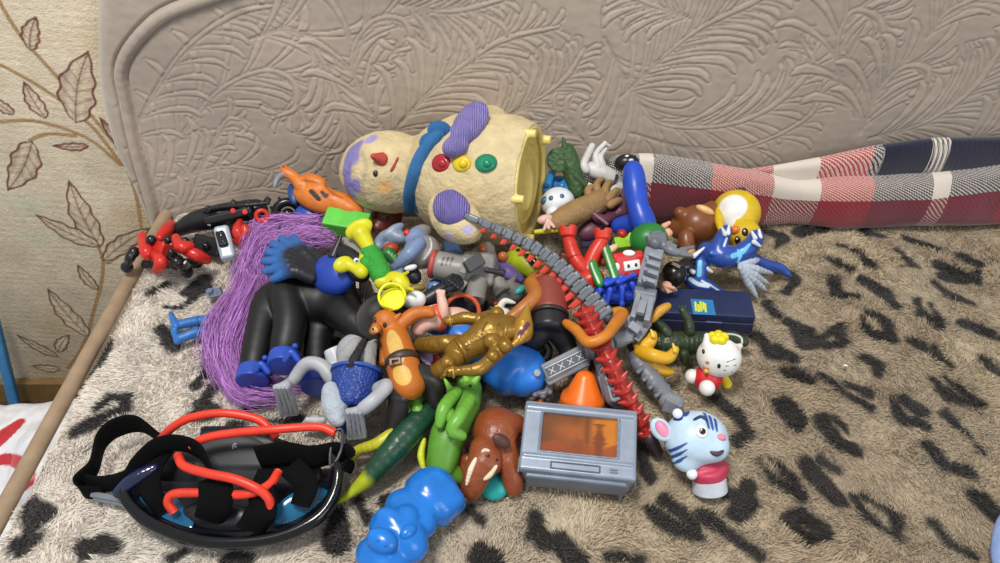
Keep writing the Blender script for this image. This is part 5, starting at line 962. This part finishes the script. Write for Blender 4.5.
# ---- dinosaur, green dragon, mammoth
t = Thing('striped_lizard', 'dark green lizard toy with long yellow tail lying on the throw', 'toy animal')
lz = t.part('body', [tube([(446, 398, 3.4), (424, 416, 3.6), (398, 444, 3.0), (372, 474, 1.8), (352, 492, 1.0), (339, 502, .7)], [5, 12, 14, 9, 4, 1.6]), ell((428, 398, 4), (452, 412, 3.6), 9)], '1b4430', .32, k=3, bump=('noise', 120, .35),
     paint=[(cyl((322, 520, .2), (368, 478, 1.6), 60, 60, 2), 'a8b322'), (tube([(446, 420, 1.6), (412, 456, .6), (374, 486, .3)], [6, 8, 7]), '5d8a2e'), ('L', [(438, 400), (400, 436), (368, 474)], 1.2, '163626', 1, 4)]+[('L', [(430-i*8, 406+i*8.6), (437-i*8, 418+i*8.6)], .7, '173a2a', 1, 2) for i in range(7)], soft=9)
t.part('leg', tube([(392, 434, 3.6), (376, 444, 3.2), (358, 450, 2), (354, 457, 1)], [6, 5.5, 4.5, 3.6]), 'b8b52a', .4); t.part('leg', tube([(420, 414, 4.2), (416, 404, 4.6), (421, 398, 4.2)], [6, 5.5, 3.6]), '6fae35', .4)
t.part('foot', [cap((358, 452, 1.6), 3.4, (350, 452, 1), 2), cap((356, 455, 1.2), 3, (353, 461, .6), 1.8)], 'cfca2e', .4, k=1); t.done()
t = Thing('green_dragon', 'bright green dragon toy with folded limbs lying head up beside the brown mammoth', 'toy dragon')
GN = '5d9630'
gd = t.part('body', [tube([(470, 388, 4.6), (462, 408, 4.4), (448, 436, 3.6), (442, 466, 2.2)], [11, 16, 17, 14]), ell((458, 376, 5.2), (478, 392, 5), 10), cap((462, 382, 6), 5, (478, 378, 6), 3), tube([(438, 462, 2), (452, 472, 1.4), (462, 480, .9)], [11, 8, 3])], GN, .4, k=4, bump=('noise', 120, .2), paint=[(tube([(424, 440, 3), (422, 460, 2), (428, 480, 1)], [6, 6, 6]), 'c5d22a')])
for q in ([(456, 392, 6.4), (444, 408, 6.8), (440, 424, 6)], [(470, 400, 6.4), (460, 416, 6.8), (452, 430, 6.2), (462, 436, 5.6)], [(446, 410, 6), (456, 424, 6.4)]): t.part('limb', tube(q, [6, 6.5, 5]), '6aa638', .38)
for p, q in (((452, 392, 6.4), (444, 378, 7.4)), ((466, 380, 6.2), (464, 370, 7)), ((474, 382, 6), (480, 374, 6.6))): t.part('crest_spike', [cap(p, 4.4, q, 1)], '83c044', .4)
t.dot('eye', gd, 470, 386, 1.8, '1c2a10'); t.part('back_fin', tube([(424, 440, 2.6), (421, 456, 1.8), (425, 473, 1.0)], [2.4, 3.4, 1.6]), 'cbd62c', .4); t.done()
t = Thing('brown_mammoth', 'reddish brown mammoth toy with cream tusks next to the silver toy screen', 'toy animal')
MB = '8a4524'
mm = t.part('body', [ell((494, 410, 3.6), (498, 452, 3.8), 24, 20), ell((476, 438, 4.4), (496, 474, 3.6), 15, 13), tube([(482, 462, 3.8), (475, 480, 2.6), (471, 491, 1.4)], [13, 10.5, 8]), tube([(506, 450, 3.4), (511, 470, 2.4), (514, 488, 1)], [11, 8.5, 8]), tube([(508, 424, 4), (519, 426, 3.6)], [10, 8]), cap((468, 460, 2), 8, (465, 476, 1), 6)], MB, .35, k=6, vox=.8, bump=('noise', 130, .8))
t.part('ear', [ell((493, 436, 6.2), (510, 446, 5.2), 6.5, 4)], '4a2c22', .5); t.dot('eye', mm, 488, 456, 2, '1d110c', r2=1.6); t.dot('eye', mm, 497, 460, 1.6, '1d110c', r2=1.4)
t.part('tusk', tube([t.hit(mm, *p, .8)[0] for p in ((476, 459), (471, 470), (467, 484))], [1.6, 2.4, 1.4]), 'e2d2b4', .4); t.part('tusk', tube([t.hit(mm, *p, .8)[0] for p in ((496, 466), (490, 474), (484, 479))], [1.4, 2.2, 1.2]), 'e2d2b4', .4); t.part('brow', tube([t.hit(mm, *p, .2)[0] for p in ((482, 452), (485, 450), (489, 451))], .9), 'd9c8ae', .4); t.part('toes', [sph((509+i*4.4, 491, .9), 3) for i in range(3)], '7c3d20', .4, k=1.5); t.done()
t = Thing('teal_lid', 'teal plastic lid lying under the brown mammoth', 'lid'); t.part('lid', [ell((480, 486, .8), (508, 488, .8), 13, 7)], '18a3a0', .35); t.part('tab', [box((514, 444, 2), (519, 470, 1.6), 4, 4, 1.4)], '18a3a0', .35); t.done()
# ---- blue hippo
t = Thing('blue_rubber_bear', 'shiny bright blue rubber bear figure lying face up at the front edge', 'toy animal')
BH = '1c74cc'
bh = t.part('body', [ell((438, 470, 2.6), (424, 520, 2.8), 27, 22), box((450, 486, 2.4), (426, 508, 2.6), 23, 19, 10), ell((390, 496, 3), (432, 534, 2.8), 22, 20), ell((374, 516, 3.6), (424, 556, 3.2), 24, 22), ell((360, 544, 3.2), (404, 576, 3), 22, 20), ell((378, 512, 4.8), (402, 526, 4.8), 10, 9), ell((368, 533, 5.4), (396, 548, 5.2), 12, 9), cap((414, 486, 1.8), 9, (436, 472, 1.4), 8), cap((442, 518, 1.8), 8, (458, 504, 1.6), 8), ell((400, 510, 4.6), (416, 518, 4.6), 8)], BH, .24, k=6, vox=.9, sub=.08, bump=('noise', 60, .15))
for px, py in ((378, 541), (386, 546)): t.dot('nostril', bh, px, py, 1.5, '1458a6', r2=1.1)
t.dot('eye', bh, 377, 528, 2, '1458a6', r2=1.5); t.part('paw', [ell((400, 538, 5.0), (416, 526, 4.8), 7)], BH, .24); t.part('paw', [ell((446, 510, 2.8), (461, 496, 2.4), 6)], BH, .24); t.done()
t = Thing('red_tube', 'small red and blue tube between the cat boot and the lizard', 'toy part'); t.part('tube', [cyl((381, 444, 1.0), (386, 432, 1.6), 4.4, 4.4, 1)], 'b63038', .4); t.part('cap', [cyl((386, 432, 1.6), (391, 420, 2.2), 4.2, 4, 1)], '6a7a9c', .35); t.done()
# ---- silver toy screen
t = Thing('toy_television', 'silver grey toy television with sepia picture lying on the throw, screen up', 'toy television')
BLp, BRp = W((518, 469, 4.4)), W((638, 480, 4.4)); TLp, TRp = W((526, 399, 6.0)), W((636, 411, 6.0))
x = unit(BRp-BLp+TRp-TLp); y = (TLp+TRp-BLp-BRp)/2; D_ = np.linalg.norm(y - x*(y@x)); y = unit(y-x*(y@x)); n = np.cross(x, y); n = n if n[2] > 0 else -n; ctr = (BLp+BRp+TLp+TRp)/4; hw = (np.linalg.norm(BRp-BLp)+np.linalg.norm(TRp-TLp))/4
TVC = '8e98a8'; s_ = S(ctr)
L_ = lambda u, v, w_=0.: ctr+x*u*hw+y*v*D_/2+n*w_
fr = t.part('case', [box(L_(-1, 0, -.0055), L_(1, 0, -.0055), D_/2/s_, .0055/s_, 3, up=n), box(L_(-.94, -.05, -.020), L_(.94, -.05, -.020), D_/2/s_*.93, .014/s_, 3, up=n), cut(box(L_(-.66, .14, .003), L_(.66, .14, .003), D_/2/s_*.56, .007/s_, 1, up=n)), cap(L_(-.92, -.60, -.001), 2.4, L_(.92, -.60, -.001), 2.4), cap(L_(-.93, .80, -.002), 4.2, L_(.93, .80, -.002), 4.2)], TVC, .32, k=.8, vox=.9, metal=.25)
t.part('bezel', [cap(L_(a, b), 1.1, L_(c, d), 1.1) for a, b, c, d in ((-.69, -.46, .69, -.46), (.69, -.46, .69, .74), (.69, .74, -.69, .74), (-.69, .74, -.69, -.46))], '7b8594', .35, k=0, metal=.25)
# sepia picture: painted per vertex on its own flat panel
gx, gy = np.meshgrid(np.linspace(-1, 1, 150), np.linspace(-1, 1, 90), indexing='ij'); gx, gy = gx.ravel(), gy.ravel()
V = np.array([L_(a*.66, .14+b*.56, -.0032) for a, b in zip(gx, gy)]); A2 = np.stack([gx, gy], 1)
n1 = fbm(A2, 3, 3, 91); c = lin((.40, .22, .08))*np.ones((len(V), 1)); f = np.clip((gx+.1)/1.0, 0, 1)[:, None]; c = c+(lin((.74, .42, .08))-c)*f*.9
g = np.exp(-(((gx+.15)/.5)**2+((gy-.1)/.6)**2))[:, None]; c = c+(lin((.66, .34, .10))-c)*g*.7; c *= (1+.16*n1[:, None])
def ink(m, col, a=.85):
    global c
    m = np.clip(m*9+.5, 0, 1)[:, None]*a; c = c+(lin(col)-c)*m
ink(.30-np.abs(gx-.66)*1-0*gy-(gy < -.62)*2-(gy > .9)*2, (.78, .47, .07), .6)
ink(.055-np.abs(gx-.20), (.38, .19, .06), .8); ink(-.45-gy+.22*np.sin(gx*17)*np.exp(-((gx+.0)/.3)**2)+.1*np.sin(gx*8), (.56, .25, .07), .8)
ink(.10-np.abs(gx-.53)-np.maximum(0, gy-.35), (.46, .20, .06)); ink(.19-np.abs(gx-.53)-.5*np.abs(gy+.1)*1.-(gy > .3)*1+(gy < -.25)*.12, (.46, .20, .06)); ink(.10-np.hypot(gx-.52, (gy-.52)*.9), (.44, .19, .06)); ink(.17-np.hypot(gx-.52, (gy-.64)*3.2), (.40, .17, .05))
ink(.09-np.abs(gx+.06)-.3*np.abs(gy+.28)-(gy > .1), (.50, .25, .08), .6); ink(.06-np.abs(gx-.02)-(gy > -.2)-0*gx, (.48, .22, .08), .6)
t.add('screen', V, grid_faces(150, 90), mat(None, .16, None, vary=.04, coat=.6), True, c)
ink_ = t.part('tray_slot', [cap(L_(a, b, .0004), .8, L_(c_, d, .0004), .8) for a, b, c_, d in ((-.45, -.72, .38, -.72), (.38, -.72, .38, -.90), (.38, -.90, -.45, -.90), (-.45, -.90, -.45, -.72))], '4d5460', .4, k=0, vox=.45)
t.part('vent_holes', [sph(L_(.56+i*.05, -.78-j*.07, .0006), .7) for i in range(3) for j in range(2)][:1]+[cap(L_(.56, -.78, .0006), .6, L_(.68, -.78, .0006), .6), cap(L_(.56, -.85, .0006), .6, L_(.68, -.85, .0006), .6), cap(L_(.62, -.76, .0006), .5, L_(.62, -.88, .0006), .5)], '6f7885', .4, k=0, vox=.4)
t.part('front_panel', [box(L_(-.88, -.94, -.020), L_(.88, -.94, -.020), 7, .013/s_, 2.5, up=n)], '6b7584', .36, metal=.2)
for u in (-.84, .80): q = L_(u, -1.0, -.022); e = q.copy(); e[2] = Z0+.0005; t.part('leg', [cap(q, 2.4, e, 1.8)], '6f7884', .35)
t.part('side_catch', [box(L_(.99, -.80, -.014), L_(1.02, -.80, -.014), 8, 5, 1, up=n)], '7b8594', .35); t.part('side_catch', [box(L_(-1.02, -.78, -.014), L_(-.99, -.78, -.014), 8, 5, 1, up=n)], '7b8594', .35); t.done()
# ---- white kitten figurine
t = Thing('white_kitten_figurine', 'small white kitten figurine in red overalls with a yellow head ornament', 'figurine')
KW = 'e9e7e2'
kh = t.part('head', [ell((697, 352, 5.2), (741, 362, 4.8), 20, 18), cap((731, 352, 5.6), 7, (740, 346, 5.8), 2.8), cap((708, 344, 6.4), 6, (707, 336, 6.8), 3)], KW, .42, k=3, paint=[(sph((739, 347.5, 6.4), 3), 'efb9b2')])
for px, py in ((703.5, 351.5), (719, 366)):
    e = t.dot('eye', kh, px, py, 1.7, '20180f', r2=2.6, fl=.5)
t.dot('nose', kh, 707.5, 362.5, 2.2, 'b9803a', r2=1.7)
q = [t.hit(kh, *p, .2)[0] for p in ((703.5, 366), (706, 368), (709, 368.5))]; t.part('mouth', tube(q, .45), 'b07a6a', .5, vox=.35)
for a, b in (((727, 362), (735, 359)), ((726, 366), (736, 365)), ((724, 370), (733, 372))): t.part('whisker', [cap(t.hit(kh, *a, .1)[0], .5, t.hit(kh, *b, .1)[0], .5)], '6e6a64', .5, vox=.35)
X, nn = t.hit(kh, 718, 339, 1.5); u_ = unit(RT-nn*(RT@nn)); v_ = np.cross(nn, u_); sk = S(X)
t.part('flower', [sph(X+(u_*math.cos(g)+v_*math.sin(g))*5.6*sk, 5.0) for g in np.arange(0, 6.2, 1.257)]+[sph(X+nn*2.6*sk, 3.6)], 'e3d21c', .4, k=1)
t.part('overalls', [ell((701, 366, 3.2), (715, 390, 2), 15, 13)], 'd02a30', .4)
t.part('arm', [cap((722, 374, 3), 4.4, (727, 384, 1.8), 5)], 'e0c424', .4, label='yellow sleeve'); t.part('collar', [sph((706, 371, 4.6), 2.4)], 'dfae34', .4)
for p, r in (((692.5, 376.5, 2.4), 7.6), ((707, 388, 3.0), 8)): t.part('foot', [sph(p, r)], 'ece9e4', .42)
t.done()
# ---- white and blue tiger cub
t = Thing('tiger_cub_figure', 'pale blue tiger cub figure with dark blue stripes and pink shirt, right of the television', 'figurine')
TW, TS = 'c0d7ea', '2a4f94'
th = t.part('head', [ell((664, 440, 4.6), (727, 436, 4.6), 27, 27), ell((700, 446, 5.4), (727, 448, 4.6), 15, 15), ell((672, 456, 3.6), (700, 464, 3.4), 12)], TW, .38, k=5, vox=.8, paint=[('L', [(677, 417), (688, 411), (700, 409), (713, 413)], [5, 4.5, 4, 3], TS)]+[('L', [(669+i*2, 451+i*6.4), (678+i, 448+i*6.2), (687, 443+i*6.6)], [1.9, 1.8, .6], TS) for i in range(3)]+[('L', [(704+i*5.4, 413+i*3.2), (707+i*4.6, 421+i*2.4), (709+i*4, 428+i*1.4)], [1.8, 1.7, 1.2], TS) for i in range(3)])
e = t.part('ear', [ell((653, 419, 5.8), (669, 440, 5.2), 9.5, 5)], TW, .38); t.part('inner_ear', [ell(N((657, 421, 5.8), 4), N((667, 437, 5.2), 4), 6, 3)], 'e88aa8', .4, parent=e); t.part('ear', [ell((673, 411, 7), (682, 416, 7), 5, 4)], 'dfe7ef', .38)
ey = t.dot('eye', th, 701.5, 431, 6.2, 'f2f2f2', r2=7, fl=.25); t.part('pupil', [ell(t.hit(ey, 703, 428)[0], t.hit(ey, 702, 434.5)[0], 3.4, 1.2, up=t.hit(ey, 702, 431)[1])], '241812', .25, parent=ey, vox=.4); X, _ = t.hit(t.parts[-1], 701.5, 429.5); t.part('glint', [sph(X, .9)], 'ffffff', .2, parent=ey, vox=.35)
q = [t.hit(th, *p, .3)[0] for p in ((694, 420), (701, 417), (706, 420))]; t.part('eyebrow', tube(q, 1.1), '1d2f52', .5, vox=.4)
t.dot('nose', th, 721.5, 437.5, 5, 'e78a9c', r2=3.6, fl=.7); q = [t.hit(th, *p, .1)[0] for p in ((711, 452), (717, 454), (723, 451))]; t.part('mouth', tube(q, [1, 2, 1]), '45303a', .4, vox=.4)
t.part('shirt', [ell((686, 470, 2.4), (729, 468, 2.4), 12, 12), cyl((707, 466, 2.8), (709, 478, 1.6), 17, 17, 4)], 'bf3a56', .45, k=3); t.part('hand', [sph((692, 474, 3.0), 5.6)], 'dfe3e8', .4)
t.part('stand', [cyl((709, 476, 1.9), (710, 491, .6), 16, 17.5, 1.5), cut(box((706, 490, 1.2), (722, 488, 1.2), 4, 6, 1))], 'c3cad2', .35, k=.5); t.done()
t = Thing('white_crumb', 'tiny white plastic crumb near the yellow lizard', 'crumb'); t.part('crumb', [ell((657, 378, .8), (664, 380, .8), 3)], 'd5d5d0', .5); t.done()
t = Thing('white_crumb', 'tiny white scrap lying alone on the throw right of the kitten', 'crumb'); t.part('crumb', [ell((843, 365, .9), (848, 366, .9), 1.3)], 'e5e3dc', .5); t.done()
# ---- swimming mask with straps and red tubes
t = Thing('diving_mask', 'black swimming mask with blue lenses, black straps and looped red tubes, front left', 'diving mask')
BKM = '15161a'
rim_ = [(136, 474, 3.4), (124, 494, 2.8), (152, 523, 2.0), (206, 541, 1.7), (268, 539, 1.7), (313, 521, 2.2), (333, 497, 2.8), (338, 468, 3.8), (326, 448, 3.8)]
V, fs = sweep([W(p) for p in rim_], [.0045, .0055, .0065, .0065, .0065, .0065, .006, .005, .004]); t.add('frame', V, fs, mat('08090c', .16, None))
skirt = []
top_ = spline(rim_[:8], 8); low = spline([(142, 470, .5), (136, 486, .4), (160, 510, .4), (206, 526, .4), (266, 526, .4), (306, 512, .4), (324, 494, .4), (330, 468, .5)], 8)
cen = spline([(170, 470, .9), (176, 480, .8), (190, 494, .8), (212, 502, .8), (256, 502, .8), (284, 494, .8), (298, 482, .8), (302, 466, .9)], 8); cen = (cen+W((236, 484, .9)))/2
V = np.concatenate([top_, (top_+low)/2+np.array([0, 0, .004]), low, cen]); t.add('skirt', V, grid_faces(4, len(top_)), mat('10121c', .22, None))
t.part('dark_bottom', [ell((150, 470, .9), (322, 474, .9), 38, 6)], '0b0c10', .4)  # flat dark bottom added to close the mask and keep its inside dark
t.part('lens', [ell((140, 492, 1.2), (192, 530, 1.2), 15, 4)], '17587c', .12, label='blue lens'); t.part('lens', [ell((272, 522, 1.2), (330, 494, 1.2), 17, 4)], '17658f', .12, label='blue lens')
t.part('side_lens', [tube([(120, 492, 2.6), (136, 478, 3.4), (154, 468, 3.8)], [7, 8, 5])], '141a3c', .12, coat=.5)
t.part('brow_plate', [box((198, 448, 1.9), (268, 448, 1.9), 22, 6, 4, up=(0, -.3, 1)), ell((176, 462, 1.4), (280, 466, 1.4), 30, 7)], '2b2c31', .5, k=3); X = N((236, 447, 2.2), 6); t.part('screw', [tor(X, unit(CAM-X), 3.0, 1.0), sph(X, 1.8)], 'a9adb3', .3, vox=.4, k=0)
t.part('lower_plate', [ell((182, 512, 1.4), (258, 520, 1.4), 14, 8)], '1f2024', .4)
fab = mat('08080a', .95, ('noise', 700, .4), spec=.15); Zu = np.array([0, 0, 1.])
def strap(name, pts, wd, w_, **k): V, f = ribbon([W(p) for p in pts], wd, w_, .0011, **k); t.add(name, V, f, fab)
strap('head_strap', [(104, 492, 1.6), (84, 492, 1.6), (80, 482, 2.0), (94, 466, 2.6), (101, 442, 3.0), (116, 428, 3.4), (138, 424, 3.4), (160, 438, 2.6)], [Zu], [9, 11, 11, 10, 11, 13, 13, 9])
strap('head_strap', [(84, 480, 1.6), (104, 484, 2.2), (128, 478, 3.2), (140, 462, 4.2), (158, 446, 5), (180, 443, 5), (200, 452, 4.4), (212, 474, 3.2)], [Zu*.8+UP*.3], [9, 10, 10, 10, 10, 10, 11, 12], bulge=.001)
strap('head_strap', [(258, 458, 3.4), (285, 454, 3.8), (312, 457, 3.8), (336, 453, 3.6), (350, 458, 3.0), (346, 472, 2.4)], [Zu*.8+UP*.4], [14, 15, 14, 13, 12, 11], bulge=.001)
strap('side_strap', [(214, 478, 4.6), (216, 494, 4.6), (214, 508, 3.6), (208, 520, 2)], [RT, RT, RT, RT], [15, 17, 17, 14], bulge=.001)
strap('side_strap', [(268, 470, 4.2), (262, 490, 4.2), (262, 510, 3.8), (250, 530, 2.2)], [RT, RT+UP*.3, RT+UP*.6, RT+UP*.8], [10, 13, 16, 15], bulge=.001)
strap('side_strap', [(160, 450, 3.6), (150, 470, 3.6), (152, 494, 2.8), (166, 512, 1.6)], [RT, RT, RT, RT], [14, 12, 10, 8], bulge=.001)
strap('side_strap', [(290, 466, 3.8), (306, 484, 3.4), (300, 506, 2.6)], [RT, RT, RT+UP*.4], [12, 12, 10], bulge=.001)
t.part('buckle', [box((92, 494, 1.4), (126, 500, 1.6), 3, 3, 1), box((94, 499, 1.0), (124, 505, 1.2), 1.5, 2, .6)], '8f949c', .25, metal=.6, k=0); V, fs = sweep([W(p) for p in ((332, 432, 5.0), (342, 430, 5), (341, 450, 4.6), (332, 466, 4), (330, 456, 4.2), (333, 436, 4.8))], .0014); t.add('buckle_ring', V, fs, mat('3a3c42', .3))
RT_ = 'dd3a26'
for i, q in enumerate(([(160, 440, 3.4), (172, 428, 4.6), (190, 418, 5.4), (222, 413, 5.8), (254, 418, 5.4), (268, 427, 5), (276, 438, 4.4)], [(190, 446, 4.6), (206, 438, 5.2), (234, 433, 5.6), (280, 429, 6), (318, 427, 5.6), (335, 433, 5.2)], [(178, 456, 5), (184, 466, 5.6), (206, 473, 6), (234, 479, 6), (256, 488, 5.6), (268, 498, 4.8), (272, 510, 3.6)], [(174, 512, 2.4), (168, 502, 3.2), (174, 494, 3.8), (200, 493, 4), (226, 495, 4.2), (252, 493, 4.6), (270, 484, 4.4), (278, 472, 4.0)])):
    V, fs = sweep([W(p) for p in q], .0042, n=8, seg=12); t.add('tube', V, fs, mat(RT_, .38), label='red rubber tube')
t.done()
# ================================================================ half-hidden toys in the heap's gaps, with dark fillers added where gaps look dark
def blob(name, label, cat, part, prims, col, **k):
    t = Thing(name, label, cat); t.part(part, prims, col, k.pop('rough', .4), **k); t.done()
blob('black_toy_boot', 'black toy boot half hidden under the orange cat legs', 'toy part', 'boot', [tube([(420, 396, 2.2), (428, 412, 1.8), (420, 424, 1.4)], [8, 8, 6])], '18181b', k=2)
blob('lilac_piece', 'lilac toy piece in the gap between the orange cat and the gold warrior legs', 'toy part', 'piece', [ell((420, 352, 5.2), (432, 362, 5), 6), ell((424, 366, 4.6), (434, 370, 4.6), 4)], 'b49ac8', k=2)
blob('red_gap_bead', 'red bead in the gap between the orange cat and the gold warrior legs', 'ball', 'bead', [sph((436, 360, 4.8), 5)], 'c0302a')
blob('dark_toy_leg', 'dark brown toy leg under the gold warrior', 'toy part', 'leg', [tube([(424, 354, 3), (450, 372, 2.6), (476, 384, 2.2)], [9, 9, 8]), ell((466, 380, 2), (484, 392, 1.8), 9)], '2a211d', k=3)
blob('navy_toy_block', 'dark navy toy block under the grey robot dog', 'toy block', 'block', [box((452, 306, 3.6), (486, 312, 3.4), 12, 10, 3)], '1c2236', k=1)
blob('dark_green_tank', 'dark olive toy tank hull under the strongman fist', 'toy vehicle', 'hull', [box((486, 316, 3.6), (520, 326, 3.4), 12, 10, 3), cyl((500, 312, 5), (500, 310, 5.6), 7)], '2a2f26', k=2)
blob('rubber_ring', 'black rubber ring between the strongman trousers and the blaster', 'ring', 'ring', [tor((538, 352, 4), (540, 356, 8), 10, 5), sph((538, 352, 4), 5)], '17171a', k=2)
blob('brown_toy_foot', 'dark brown toy foot behind the orange scoop', 'toy part', 'foot', [tube([(596, 366, 3.4), (600, 378, 3.4), (604, 392, 2.6)], [8, 9, 7])], '6a3a1c', k=2)
blob('dark_teal_piece', 'dark teal toy piece behind the blue many-limbed toy', 'toy part', 'piece', [ell((600, 298, 4.6), (634, 300, 4.4), 10)], '16404f', k=2)
blob('buried_black_figure', 'black figure buried under the yellow cup and the bark stump', 'toy figure', 'arm', [tube([(350, 296, 5.6), (366, 300, 4.8), (386, 304, 4.4)], [9, 9, 8])], '15161a', k=2)
blob('dark_red_toy_car', 'dark red toy car body under the red robot legs', 'toy car', 'body', [box((558, 262, 4.6), (586, 270, 4.6), 12, 9, 4)], '5a1c1a', k=2)
blob('purple_toy_block', 'dark purple toy block below the dusky soldier', 'toy block', 'block', [box((580, 238, 4.6), (612, 236, 5), 11, 9, 3)], '33284a', k=2)
blob('grey_toy_foot', 'grey toy foot under the silver arm hand', 'toy part', 'foot', [tube([(634, 344, 3.6), (644, 354, 3.2), (654, 366, 2.4)], [8, 8, 6])], '55585f', k=2)
